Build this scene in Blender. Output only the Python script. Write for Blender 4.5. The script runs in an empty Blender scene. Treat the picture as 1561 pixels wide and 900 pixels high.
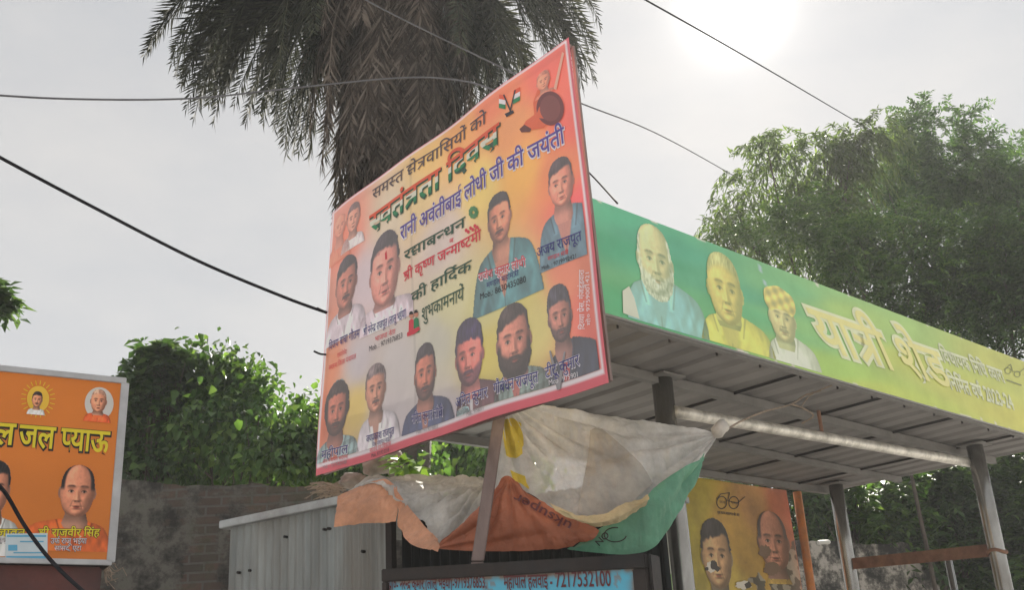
import bpy, bmesh, math, random
import numpy as np
from mathutils import Vector, Matrix, noise
R = math.radians
SC = bpy.context.scene
COL = SC.collection
rng = np.random.default_rng(7)
random.seed(7)

# ------------------------------------------------------------------ camera, sky, sun, exposure
PW, PH, FPX, PITCH, ROLL, CAMH = 1561.0, 900.0, 1673.0, R(21.5), R(3.2), 1.6
_F = np.array([0, math.cos(PITCH), math.sin(PITCH)])
_R0 = np.array([1.0, 0, 0]); _U0 = np.cross(_R0, _F)
CR = math.cos(ROLL) * _R0 - math.sin(ROLL) * _U0
CU = math.sin(ROLL) * _R0 + math.cos(ROLL) * _U0
CC = np.array([0.0, 0.0, CAMH])
cam_d = bpy.data.cameras.new('camera'); cam = bpy.data.objects.new('camera', cam_d); COL.objects.link(cam)
cam.matrix_world = Matrix(((CR[0], CU[0], -_F[0], 0), (CR[1], CU[1], -_F[1], 0), (CR[2], CU[2], -_F[2], CAMH), (0, 0, 0, 1)))
cam_d.sensor_width = 36.0; cam_d.lens = FPX * 36.0 / PW
cam_d.clip_start = 0.05; cam_d.clip_end = 2000
SC.camera = cam

def ray(px, py):
    d = _F + (px - PW / 2) / FPX * CR - (py - PH / 2) / FPX * CU
    return d / np.linalg.norm(d)
def at(px, py, D):                      # point seen at a photo pixel, D metres away over the ground
    d = ray(px, py)
    return CC + d * (D / math.hypot(d[0], d[1]))
def plane_hit(px, py, P, n):
    d = ray(px, py)
    return CC + d * (np.dot(np.asarray(P) - CC, n) / np.dot(d, n))

SUN_DIR = ray(1118, 8)
SUN_EL = math.asin(SUN_DIR[2]); SUN_AZ = math.atan2(SUN_DIR[0], SUN_DIR[1])
AURA = 1.0; HAZE = .0021
W = bpy.data.worlds.new('World'); SC.world = W; W.use_nodes = True
nt = W.node_tree; nt.nodes.clear()
sky = nt.nodes.new('ShaderNodeTexSky'); sky.sky_type = 'NISHITA'; sky.sun_disc = False
sky.sun_elevation = SUN_EL; sky.sun_rotation = SUN_AZ
sky.air_density = 1.0; sky.dust_density = 6.0; sky.ozone_density = 1.0; sky.altitude = 100
hs = nt.nodes.new('ShaderNodeHueSaturation'); hs.inputs['Saturation'].default_value = 0.55
gm = nt.nodes.new('ShaderNodeGamma'); gm.inputs['Gamma'].default_value = 0.05          # thick even haze: less contrast between the sun's side and the rest
bg = nt.nodes.new('ShaderNodeBackground'); bg.inputs["Strength"].default_value = 0.14
wo = nt.nodes.new('ShaderNodeOutputWorld')
nt.links.new(sky.outputs[0], gm.inputs['Color']); nt.links.new(gm.outputs[0], hs.inputs['Color']); # bright aureole of the sun in the haze
tcw = nt.nodes.new('ShaderNodeTexCoord'); dt = nt.nodes.new('ShaderNodeVectorMath'); dt.operation = 'DOT_PRODUCT'; dt.inputs[1].default_value = SUN_DIR
nt.links.new(tcw.outputs['Generated'], dt.inputs[0]); cl = nt.nodes.new('ShaderNodeMath'); cl.operation = 'MAXIMUM'; cl.inputs[1].default_value = 0.0; nt.links.new(dt.outputs['Value'], cl.inputs[0])
tn0 = nt.nodes.new('ShaderNodeMix'); tn0.data_type = 'RGBA'; tn0.blend_type = 'MULTIPLY'; tn0.inputs[0].default_value = 1.0; nt.links.new(hs.outputs[0], tn0.inputs[6]); tn0.inputs[7].default_value = (.99, .995, 1.01, 1)
# soft uneven cloud veil
tcc = nt.nodes.new('ShaderNodeTexCoord'); mpc = nt.nodes.new('ShaderNodeMapping'); mpc.inputs['Scale'].default_value = (1.4, 1.4, 3.2); nt.links.new(tcc.outputs['Generated'], mpc.inputs[0])
ncl = nt.nodes.new('ShaderNodeTexNoise'); ncl.inputs['Scale'].default_value = 1.7; ncl.inputs['Detail'].default_value = 6.0; ncl.inputs['Roughness'].default_value = .55; nt.links.new(mpc.outputs[0], ncl.inputs['Vector'])
rcl = nt.nodes.new('ShaderNodeValToRGB'); rcl.color_ramp.elements[0].position = .34; rcl.color_ramp.elements[0].color = (.86, .89, .93, 1); rcl.color_ramp.elements[1].position = .66; rcl.color_ramp.elements[1].color = (1.10, 1.08, 1.05, 1); nt.links.new(ncl.outputs['Fac'], rcl.inputs[0])
tn1 = nt.nodes.new('ShaderNodeMix'); tn1.data_type = 'RGBA'; tn1.blend_type = 'MULTIPLY'; tn1.inputs[0].default_value = 1.0; nt.links.new(tn0.outputs[2], tn1.inputs[6]); nt.links.new(rcl.outputs[0], tn1.inputs[7])
last = tn1.outputs[2]
# veiled sky is brighter overhead; extra gain added out of view as front fill
sxz = nt.nodes.new('ShaderNodeSeparateXYZ'); nt.links.new(tcc.outputs['Generated'], sxz.inputs[0])
mrz = nt.nodes.new('ShaderNodeMapRange'); mrz.interpolation_type = 'SMOOTHSTEP'; mrz.inputs['From Min'].default_value = .58; mrz.inputs['From Max'].default_value = 1.0; mrz.inputs['To Min'].default_value = 1.0; mrz.inputs['To Max'].default_value = 2.1; nt.links.new(sxz.outputs[2], mrz.inputs['Value'])
tn2 = nt.nodes.new('ShaderNodeVectorMath'); tn2.operation = 'SCALE'; nt.links.new(last, tn2.inputs[0]); nt.links.new(mrz.outputs['Result'], tn2.inputs['Scale']); last = tn2.outputs[0]
for pw, amp, colr in ((2600.0, 4.0, (1.0, .97, .92)), (600.0, .55, (1.0, .93, .84)), (60.0, .20, (1.0, .84, .70)), (10.0, .03, (1.0, .94, .88))):
    p_ = nt.nodes.new('ShaderNodeMath'); p_.operation = 'POWER'; p_.inputs[1].default_value = pw; nt.links.new(cl.outputs[0], p_.inputs[0])
    ml = nt.nodes.new('ShaderNodeMath'); ml.operation = 'MULTIPLY'; ml.inputs[1].default_value = amp * AURA; nt.links.new(p_.outputs[0], ml.inputs[0])
    cm = nt.nodes.new('ShaderNodeMix'); cm.data_type = 'RGBA'; cm.blend_type = 'ADD'; nt.links.new(ml.outputs[0], cm.inputs[0]); nt.links.new(last, cm.inputs[6]); cm.inputs[7].default_value = (*colr, 1); cm.clamp_factor = False
    last = cm.outputs[2]
nt.links.new(last, bg.inputs['Color']); nt.links.new(bg.outputs[0], wo.inputs[0])
sl = bpy.data.lights.new('sun', 'SUN'); sun = bpy.data.objects.new('sun', sl); COL.objects.link(sun)
sl.energy = 4.8; sl.angle = R(4.0); sl.color = (1.0, 0.93, 0.82)
sun.rotation_euler = Vector(SUN_DIR).to_track_quat('Z', 'Y').to_euler()
SC.view_settings.view_transform = 'Standard'; SC.view_settings.look = 'None'
SC.view_settings.gamma = 1.0; SC.view_settings.use_curve_mapping = False
SC.view_settings.exposure = 2.0
SC.render.engine = 'CYCLES'
SC.cycles.max_bounces = 8; SC.cycles.transparent_max_bounces = 16

# ------------------------------------------------------------------ helpers
def lin(c):
    c = np.asarray(c, float) / 255.0
    return np.where(c <= 0.04045, c / 12.92, ((c + 0.055) / 1.055) ** 2.4)
def alb(c, k=0.92):                     # printed or painted colour -> base colour
    return np.clip(lin(np.asarray(c, float)) * k, 0.004, 0.85)

def tag(o, label=None, cat=None, group=None, kind=None):
    if label: o['label'] = label
    if cat: o['category'] = cat
    if group: o['group'] = group
    if kind: o['kind'] = kind
    return o
def empty(name, loc, label=None, cat=None, group=None):
    o = bpy.data.objects.new(name, None); COL.objects.link(o); o.location = [float(c) for c in loc]; o.empty_display_size = 0.2
    return tag(o, label, cat, group)
def link(name, me, mat, parent=None):
    o = bpy.data.objects.new(name, me); COL.objects.link(o)
    if mat is not None and len(me.materials) == 0: me.materials.append(mat)
    if parent is not None:
        o.parent = parent
        if parent.type == 'EMPTY': o.matrix_parent_inverse = Matrix.Translation(-Vector(parent.location))
    return o
def pyd(name, verts, faces, mat, parent=None, smooth=False):
    me = bpy.data.meshes.new(name)
    me.from_pydata([tuple(map(float, v)) for v in verts], [], [tuple(f) for f in faces])
    me.update()
    if smooth: me.polygons.foreach_set('use_smooth', [True] * len(me.polygons))
    return link(name, me, mat, parent)
def np_mesh(name, verts, faces, mat, parent=None, smooth=False, corner_cols=None, point_cols=None):
    verts = np.asarray(verts, np.float32); faces = np.asarray(faces, np.int32); k = faces.shape[1]
    me = bpy.data.meshes.new(name)
    me.vertices.add(len(verts)); me.vertices.foreach_set('co', verts.ravel())
    me.loops.add(faces.size); me.loops.foreach_set('vertex_index', faces.ravel())
    me.polygons.add(len(faces)); me.polygons.foreach_set('loop_start', np.arange(0, faces.size, k, dtype=np.int32))
    me.polygons.foreach_set('loop_total', np.full(len(faces), k, np.int32))
    if smooth: me.polygons.foreach_set('use_smooth', np.ones(len(faces), bool))
    me.update(calc_edges=True); me.validate()
    if point_cols is not None:
        a = me.color_attributes.new('Col', 'FLOAT_COLOR', 'POINT')
        c = np.ones((len(verts), 4), np.float32); c[:, :3] = point_cols; a.data.foreach_set('color', c.ravel())
    if corner_cols is not None:
        a = me.color_attributes.new('Col', 'FLOAT_COLOR', 'CORNER')
        c = np.ones((faces.size, 4), np.float32); c[:, :3] = np.repeat(corner_cols, k, axis=0); a.data.foreach_set('color', c.ravel())
    return link(name, me, mat, parent)

class MB:                               # gathers shapes into one mesh
    def __init__(s): s.v = []; s.f = []
    def add(s, v, f):
        n = len(s.v); s.v += [tuple(map(float, p)) for p in v]; s.f += [tuple(i + n for i in q) for q in f]; return s
    def box8(s, P):                     # P: 4 bottom, 4 top
        return s.add(P, [(0, 3, 2, 1), (4, 5, 6, 7), (0, 1, 5, 4), (1, 2, 6, 5), (2, 3, 7, 6), (3, 0, 4, 7)])
    def obox(s, O, a, b, c):            # origin corner and three edge vectors
        O, a, b, c = map(np.asarray, (O, a, b, c))
        return s.box8([O, O + a, O + a + b, O + b, O + c, O + a + c, O + a + b + c, O + b + c])
    def tube(s, pts, r, n=10, caps=True):
        pts = [np.asarray(p, float) for p in pts]; m = len(pts)
        rr = r if hasattr(r, '__len__') else [r] * m
        rings = []; up = None
        for i in range(m):
            t = pts[min(i + 1, m - 1)] - pts[max(i - 1, 0)]; t = t / (np.linalg.norm(t) + 1e-9)
            if up is None:
                up = np.array([0, 0, 1.0]) if abs(t[2]) < 0.9 else np.array([1.0, 0, 0])
            a = np.cross(t, up); a /= np.linalg.norm(a) + 1e-9; b = np.cross(a, t); up = b
            rings.append([pts[i] + rr[i] * (math.cos(q) * a + math.sin(q) * b) for q in np.arange(n) * 2 * math.pi / n])
        v = [p for q in rings for p in q]; f = []
        for i in range(m - 1):
            for j in range(n):
                f.append((i * n + j, i * n + (j + 1) % n, (i + 1) * n + (j + 1) % n, (i + 1) * n + j))
        if caps: f.append(tuple(range(n - 1, -1, -1))); f.append(tuple((m - 1) * n + j for j in range(n)))
        return s.add(v, f)
    def build(s, name, mat, parent=None, bevel=0, smooth=False):
        o = pyd(name, s.v, s.f, mat, parent, smooth)
        bm = bmesh.new(); bm.from_mesh(o.data); bmesh.ops.recalc_face_normals(bm, faces=bm.faces)
        if bevel: bmesh.ops.bevel(bm, geom=[e for e in bm.edges if len(e.link_faces) == 2 and e.calc_face_angle(0) > 0.6], offset=bevel, segments=2, affect='EDGES', clamp_overlap=True)
        bm.to_mesh(o.data); bm.free()
        if smooth: o.data.polygons.foreach_set('use_smooth', [True] * len(o.data.polygons)); 
        return o
def spline(P, n):                       # Catmull-Rom through points
    P = np.asarray(P, float); m = len(P); out = []
    for t in np.linspace(0, m - 1, n):
        i = min(int(t), m - 2); u = t - i
        p0, p1, p2, p3 = P[max(i - 1, 0)], P[i], P[i + 1], P[min(i + 2, m - 1)]
        out.append(0.5 * (2 * p1 + (p2 - p0) * u + (2 * p0 - 5 * p1 + 4 * p2 - p3) * u * u + (3 * p1 - p0 - 3 * p2 + p3) * u ** 3))
    return np.array(out)

# ------------------------------------------------------------------ materials
def new_mat(name):
    m = bpy.data.materials.new(name); m.use_nodes = True
    t = m.node_tree; t.nodes.clear()
    o = t.nodes.new('ShaderNodeOutputMaterial'); b = t.nodes.new('ShaderNodeBsdfPrincipled')
    t.links.new(b.outputs[0], o.inputs[0])
    return m, t, b, o
def N(t, typ, **k):
    n = t.nodes.new(typ)
    for a, v in k.items():
        if a in ('operation', 'blend_type', 'data_type', 'layer_name', 'attribute_name', 'wave_type', 'bands_direction', 'feature', 'offset', 'noise_dimensions', 'vector_type'): setattr(n, a, v)
        else: n.inputs[a].default_value = v
    return n
def ramp(t, src, stops):
    r = t.nodes.new('ShaderNodeValToRGB'); e = r.color_ramp.elements
    while len(e) < len(stops): e.new(0.5)
    for i, (p, c) in enumerate(stops):
        e[i].position = p; e[i].color = (*c, 1) if hasattr(c, '__len__') else (c, c, c, 1)
    t.links.new(src, r.inputs[0]); return r
def coords(t, scale=(1, 1, 1)):
    tc = t.nodes.new('ShaderNodeTexCoord'); mp = t.nodes.new('ShaderNodeMapping'); mp.inputs['Scale'].default_value = scale
    t.links.new(tc.outputs['Object'], mp.inputs[0]); return mp.outputs[0]
def mixc(t, fac, a, b, blend='MIX'):
    m = t.nodes.new('ShaderNodeMix'); m.data_type = 'RGBA'; m.blend_type = blend
    for i, s in ((0, fac), (6, a), (7, b)):
        if hasattr(s, 'links') or hasattr(s, 'is_linked'): t.links.new(s, m.inputs[i])
        elif i == 0: m.inputs[0].default_value = s
        else: m.inputs[i].default_value = (*[float(q) for q in s], 1)
    return m.outputs[2]
def translucent(t, b, o, col, fac):
    tr = t.nodes.new('ShaderNodeBsdfTranslucent'); mx = t.nodes.new('ShaderNodeMixShader')
    if hasattr(col, 'links'): t.links.new(col, tr.inputs[0])
    else: tr.inputs[0].default_value = (*col, 1)
    mx.inputs[0].default_value = fac
    t.links.new(b.outputs[0], mx.inputs[1]); t.links.new(tr.outputs[0], mx.inputs[2]); t.links.new(mx.outputs[0], o.inputs[0])
    return mx
def bump(t, b, src, strength=0.3, dist=0.01):
    bu = N(t, 'ShaderNodeBump', Strength=strength, Distance=dist); t.links.new(src, bu.inputs['Height']); t.links.new(bu.outputs[0], b.inputs['Normal'])

def M(name, col, rough=0.6, var=0.25, scale=6.0, metal=0.0, bmp=0.15, stain=None, stain_amt=0.5, sc3=None, trans=0.0, spec=0.5):
    m, t, b, o = new_mat(name); v = coords(t, sc3 or (1, 1, 1)); col = np.asarray(col, float)
    n = N(t, 'ShaderNodeTexNoise', Scale=scale, Detail=8.0, Roughness=0.62); t.links.new(v, n.inputs['Vector'])
    r = ramp(t, n.outputs['Fac'], [(0.3, tuple(col * (1 - var))), (0.7, tuple(np.clip(col * (1 + var), 0, 0.9)))])
    c = r.outputs[0]
    if stain is not None:
        n2 = N(t, 'ShaderNodeTexNoise', Scale=scale * 0.45, Detail=10.0, Roughness=0.7); t.links.new(v, n2.inputs['Vector'])
        f = ramp(t, n2.outputs['Fac'], [(0.5 - 0.05, 0.0), (0.68, stain_amt)])
        c = mixc(t, f.outputs[0], c, stain)
    t.links.new(c, b.inputs['Base Color'])
    b.inputs['Roughness'].default_value = rough; b.inputs['Metallic'].default_value = metal; b.inputs['Specular IOR Level'].default_value = spec
    if bmp:
        n3 = N(t, 'ShaderNodeTexNoise', Scale=scale * 5, Detail=5.0); t.links.new(v, n3.inputs['Vector']); bump(t, b, n3.outputs['Fac'], bmp)
    if trans: translucent(t, b, o, c, trans)
    return m

def print_mat(name, trans=0.12, rough=0.45, wear=0.12, fade=0.0, fadec=(.46, .43, .44)):
    m, t, b, o = new_mat(name)
    a = N(t, 'ShaderNodeVertexColor', layer_name='Col'); v = coords(t)
    n = N(t, 'ShaderNodeTexNoise', Scale=3.0, Detail=9.0, Roughness=0.68); t.links.new(v, n.inputs['Vector'])
    r = ramp(t, n.outputs['Fac'], [(0.32, 1.0 - wear), (0.6, 1.0)])
    c = mixc(t, 1.0, a.outputs[0], r.outputs[0], 'MULTIPLY')
    if fade: c = mixc(t, fade, c, fadec)
    t.links.new(c, b.inputs['Base Color']); b.inputs['Roughness'].default_value = rough; b.inputs['Specular IOR Level'].default_value = 0.35
    n2 = N(t, 'ShaderNodeTexNoise', Scale=9.0, Detail=4.0); t.links.new(v, n2.inputs['Vector']); bump(t, b, n2.outputs['Fac'], 0.12, 0.01)
    if trans: translucent(t, b, o, c, trans)
    return m

def leaf_mat(name, c1, c2, c3, trans=0.35, rough=0.5, spec=0.35):
    m, t, b, o = new_mat(name)
    g = t.nodes.new('ShaderNodeNewGeometry')
    r = ramp(t, g.outputs['Random Per Island'], [(0.0, c1), (0.55, c2), (1.0, c3)])
    v = coords(t); n = N(t, 'ShaderNodeTexNoise', Scale=0.9, Detail=3.0); t.links.new(v, n.inputs['Vector'])
    f = ramp(t, n.outputs['Fac'], [(0.35, 0.65), (0.65, 1.25)])
    c = mixc(t, 1.0, r.outputs[0], f.outputs[0], 'MULTIPLY')
    t.links.new(c, b.inputs['Base Color']); b.inputs['Roughness'].default_value = rough; b.inputs['Specular IOR Level'].default_value = spec
    tc = mixc(t, 1.0, c, (1.25, 1.2, 0.55), 'MULTIPLY')
    translucent(t, b, o, tc, trans)
    return m

def corrugated(P0, along, up, length, height, pitch=0.075, amp=0.012, nrm=None, nz=6, jitter=0.0, prof='sine'):
    """wavy sheet, ridges run along 'up'"""
    P0 = np.asarray(P0); along = np.asarray(along) / np.linalg.norm(along); up = np.asarray(up) / np.linalg.norm(up)
    if nrm is None: nrm = np.cross(along, up)
    n = int(length / pitch * 8) + 1; v = []; f = []
    for j in range(nz + 1):
        for i in range(n):
            x = length * i / (n - 1); ph = (x / pitch) % 1.0
            if prof == 'sine': h = math.sin(2 * math.pi * ph)
            else: h = min(1, max(-1, 3.2 * math.sin(2 * math.pi * ph) - 2.2))
            w = 0.006 * noise.noise(Vector((x * 1.3, j * 0.8, 3.1))) * jitter
            v.append(P0 + along * x + up * (height * j / nz) + nrm * (h * amp + w))
    for j in range(nz):
        for i in range(n - 1):
            a = j * n + i; f.append((a, a + 1, a + n + 1, a + n))
    return v, f

# ------------------------------------------------------------------ Devanagari lettering
_gc = {}
def _tess(ch, off, res=3):
    cu = bpy.data.curves.new('t', 'FONT'); cu.body = ch; cu.size = 1.0; cu.offset = off; cu.resolution_u = res
    o = bpy.data.objects.new('t', cu); COL.objects.link(o)
    bpy.context.view_layer.update()
    e = o.evaluated_get(bpy.context.evaluated_depsgraph_get()); me = e.to_mesh()
    v = [(p.co.x, p.co.y) for p in me.vertices]; f = [tuple(p.vertices) for p in me.polygons]
    e.to_mesh_clear(); bpy.data.objects.remove(o); bpy.data.curves.remove(cu)
    return v, f
_adv = {}
def adv(ch):
    if ch not in _adv:
        if ch == ' ': _adv[ch] = 0.26
        else: _adv[ch] = max(p[0] for p in _tess(ch + '|', 0.0)[0] if abs(p[1] + 0.23) < 0.002) - 0.168
    return _adv[ch]
def glyph(ch, off):
    k = (ch, off)
    if k not in _gc: _gc[k] = _tess(ch, off)
    return _gc[k]
def clip_right(v, f, xm):
    bm = bmesh.new(); vs = [bm.verts.new((p[0], p[1], 0)) for p in v]
    for q in f:
        try: bm.faces.new([vs[i] for i in q])
        except ValueError: pass
    bmesh.ops.bisect_plane(bm, geom=bm.verts[:] + bm.edges[:] + bm.faces[:], plane_co=(xm, 0, 0), plane_no=(1, 0, 0), clear_outer=True)
    bm.verts.index_update()
    r = [(p.co.x, p.co.y) for p in bm.verts], [tuple(w.index for w in q.verts) for q in bm.faces]; bm.free(); return r
def strokes(pts, w):
    v = []; f = []
    for i in range(len(pts) - 1):
        a, b = np.array(pts[i]), np.array(pts[i + 1]); d = (b - a) / (np.linalg.norm(b - a) + 1e-9); q = np.array([-d[1], d[0]]) * w / 2
        e = d * w * 0.3; k = len(v); v += [tuple(a - q - e), tuple(b - q + e), tuple(b + q + e), tuple(a + q - e)]; f.append((k, k + 1, k + 2, k + 3))
    return v, f
VIR = '\u094d'; MARKS = '\u0901\u0902\u0903\u093c\u0941\u0942\u0943\u0945\u0947\u0948'; POSTM = '\u093e\u0940\u094b\u094c\u0949'
def is_cons(c): return 0x0915 <= ord(c) <= 0x0939
def shape(s):
    """-> list of (glyph char or stroke list, x, half flag); total width"""
    out = []; x = 0.0; i = 0
    while i < len(s):
        c = s[i]
        if not is_cons(c):
            out.append((c, x, False)); x += adv(c) if c not in MARKS else 0; i += 1; continue
        cl = [c]; i += 1
        while i + 1 < len(s) and s[i] == VIR and is_cons(s[i + 1]): cl.append(s[i + 1]); i += 2
        ms = []
        while i < len(s) and (s[i] in MARKS or s[i] in POSTM or s[i] == '\u093f'): ms.append(s[i]); i += 1
        reph = len(cl) > 1 and cl[0] == 'र'
        if reph: cl = cl[1:]
        rak = len(cl) > 1 and cl[-1] == 'र'
        if rak: cl = cl[:-1]
        if '\u093f' in ms: out.append(('\u093f', x, False)); x += adv('\u093f')
        for k in cl[:-1]:
            if k in 'क': out.append((k, x, 0.60)); x += 0.58
            else:
                a = adv(k) - 0.175; out.append((k, x, a)); x += a - 0.004
        k = cl[-1]
        if rak and len(cl) == 1 and k in 'तश':
            W_ = .60 if k == 'त' else .66; S_x = W_ - .15; rak = False
            PL = [((0, .585), (W_, .585)), ((S_x, .60), (S_x, .04))]
            PL += [((S_x, .34), (.26, .37), (.10, .40)), ((S_x, .31), (.10, .04))] if k == 'त' else [((.14, .56), (.10, .47), (.18, .40), (.30, .44), (.32, .53)), ((.30, .44), (.24, .33), (.12, .31)), ((S_x, .30), (.24, .33)), ((S_x, .27), (.14, .03))]
            for pl in PL: out.append(([(x + a, c_) for a, c_ in pl], 0, 'stroke'))
            x += W_
        elif len(cl) == 2 and cl[0] == 'क' and k == 'ष':
            out = [q for q in out if not (q[0] == 'क' and q[2] == 0.60 and abs(q[1] + 0.58 - x) < 1e-6)]; x -= 0.58
            for pl in (((0, .585), (.70, .585)), ((.53, .60), (.53, .04)), ((.27, .56), (.27, .47), (.15, .45), (.09, .37), (.14, .28), (.25, .27), (.50, .27)), ((.25, .27), (.17, .20), (.16, .10), (.25, .04), (.34, .09))):
                out.append(([(x + a, c_) for a, c_ in pl], 0, 'stroke'))
            x += .68
        else:
            out.append((k, x, False)); x += adv(k)
        if rak:
            sx = x - 0.13 if k not in 'दटठडढह' else x - 0.26
            out.append(([(sx, 0.24), (sx - 0.27, 0.03)], 0, 'stroke'))
        for m in ms:
            if m == '\u093f': continue
            out.append((m, x, False))
            if m in POSTM: x += adv(m)
        if reph: out.append(([(x - 0.20, 0.66), (x - 0.24, 0.76), (x - 0.17, 0.83), (x - 0.08, 0.80)], 0, 'stroke'))
    return out, x
def text2d(s, off=0.0, outw=0.0):
    items, w = shape(s); V = []; F = []; L = []
    for gi, (g, x, half) in enumerate(items):
        if half == 'stroke': v, f = strokes(g, 0.075 + 2 * off + 2 * outw)
        else:
            if g == ' ': continue
            v, f = glyph(g, round(off + outw, 4))
            if half is not False: v, f = clip_right(v, f, half + outw)
            v = [(p[0] + x, p[1]) for p in v]
        n = len(V); V += v; F += [tuple(i + n for i in q) for q in f]; L += [gi] * len(v)
    return V, F, L, w

# ------------------------------------------------------------------ flat panels that carry print
class Panel:
    """O top-left corner, e1 full width, e2 full height (down), nrm towards the viewer"""
    def __init__(s, O, e1, e2, bow=None):
        s.O, s.e1, s.e2 = map(lambda q: np.asarray(q, float), (O, e1, e2)); s.n = np.cross(s.e2, s.e1); s.n /= np.linalg.norm(s.n)
        if np.dot(s.n, CC - s.O) < 0: s.n = -s.n
        s.bow = bow or (lambda u, v: 0.0 * u)
        s.G = np.linalg.inv(np.array([[s.e1 @ s.e1, s.e1 @ s.e2], [s.e1 @ s.e2, s.e2 @ s.e2]]))
    def uv(s, px, py):
        p = plane_hit(px, py, s.O, s.n) - s.O
        return s.G @ np.array([p @ s.e1, p @ s.e2])
    def pt(s, u, v, off=0.0):
        u = np.asarray(u, float)[..., None]; v = np.asarray(v, float)[..., None]
        return s.O + u * s.e1 + v * s.e2 + s.n * (s.bow(u, v) + off)
    def sheet(s, name, nu, nv, paint, mat, parent=None, off=0.0, u0=0, u1=1, v0=0, v1=1, alpha=None):
        U, V = np.meshgrid(np.linspace(u0, u1, nu + 1), np.linspace(v0, v1, nv + 1)); u = U.ravel(); v = V.ravel()
        idx = np.arange((nu + 1) * (nv + 1)).reshape(nv + 1, nu + 1)
        q = np.stack([idx[:-1, :-1], idx[1:, :-1], idx[1:, 1:], idx[:-1, 1:]], -1).reshape(-1, 4)
        cols = paint(u, v)
        if alpha is not None:
            A = alpha(u, v); q = q[(A[q].mean(1) > 0.5)]
            used = np.unique(q); mp = -np.ones(len(u), int); mp[used] = np.arange(len(used)); q = mp[q]; u = u[used]; v = v[used]; cols = cols[used]
        return np_mesh(name, s.pt(u, v, off), q, mat, parent, True, point_cols=cols)
    def box(s, x, y, w, h):             # photo box by centre-top: aligned with the panel's own axes
        c = s.uv(x, y); du = (s.uv(x + 4, y)[0] - s.uv(x - 4, y)[0]) / 8; dv = (s.uv(x, y + 4)[1] - s.uv(x, y - 4)[1]) / 8
        return c[0] - du * w / 2, c[0] + du * w / 2, c[1], c[1] + dv * h
    def text(s, name, string, L, Rr, h, mat, parent, off=0.004, bold=0.0, outw=0.0, BL=None, tri=None, latin=False, slices=0):
        V, F, lay, w = text2d(string, bold, outw); ht = 0.622
        a = s.uv(*L); b = s.uv(*Rr)
        c = s.uv(*(BL if BL is not None else (L[0], L[1] + h)))
        if BL is None: c[0] = a[0]
        bm = bmesh.new(); lv = bm.verts.layers.int.new('g')
        vs = []
        for p, g in zip(V, lay):
            q = bm.verts.new((p[0], p[1], 0)); q[lv] = g; vs.append(q)
        for q in F:
            try: bm.faces.new([vs[i] for i in q])
            except ValueError: pass
        for y in (tri[0] if tri else []):
            bmesh.ops.bisect_plane(bm, geom=bm.verts[:] + bm.edges[:] + bm.faces[:], plane_co=(0, y, 0), plane_no=(0, 1, 0))
        for k in range(1, slices):
            bmesh.ops.bisect_plane(bm, geom=bm.verts[:] + bm.edges[:] + bm.faces[:], plane_co=(w * k / slices, 0, 0), plane_no=(1, 0, 0))
        bm.verts.index_update()
        P = np.array([p.co[:2] for p in bm.verts]).reshape(-1, 2); g = np.array([p[lv] for p in bm.verts])
        uv = a + P[:, :1] / w * (b - a) + (ht - P[:, 1:2]) / ht * (c - a)
        pts = s.pt(uv[:, 0], uv[:, 1], off) + s.n * ((g % 3)[:, None] * 0.00035)
        me = bpy.data.meshes.new(name)
        me.from_pydata([tuple(map(float, p)) for p in pts], [], [tuple(q.index for q in f.verts) for f in bm.faces])
        if tri:
            for mm in tri[1]: me.materials.append(mm)
            for pl, f in zip(me.polygons, bm.faces):
                yc = f.calc_center_median().y; pl.material_index = 0 if yc > tri[0][0] else (1 if yc > tri[0][1] else 2)
        bm.free(); me.update()
        return link(name, me, mat, parent)
    def poly(s, name, pts, mat, parent, off=0.003):
        uv = [s.uv(*p) for p in pts]
        return pyd(name, [s.pt(np.array(q[0]), np.array(q[1]), off) for q in uv], [tuple(range(len(pts)))], mat, parent)
    def disc(s, x, y, r, n=28, ry=None):
        return [(x + r * math.cos(2 * math.pi * k / n), y + (ry or r) * math.sin(2 * math.pi * k / n)) for k in range(n)]

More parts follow.
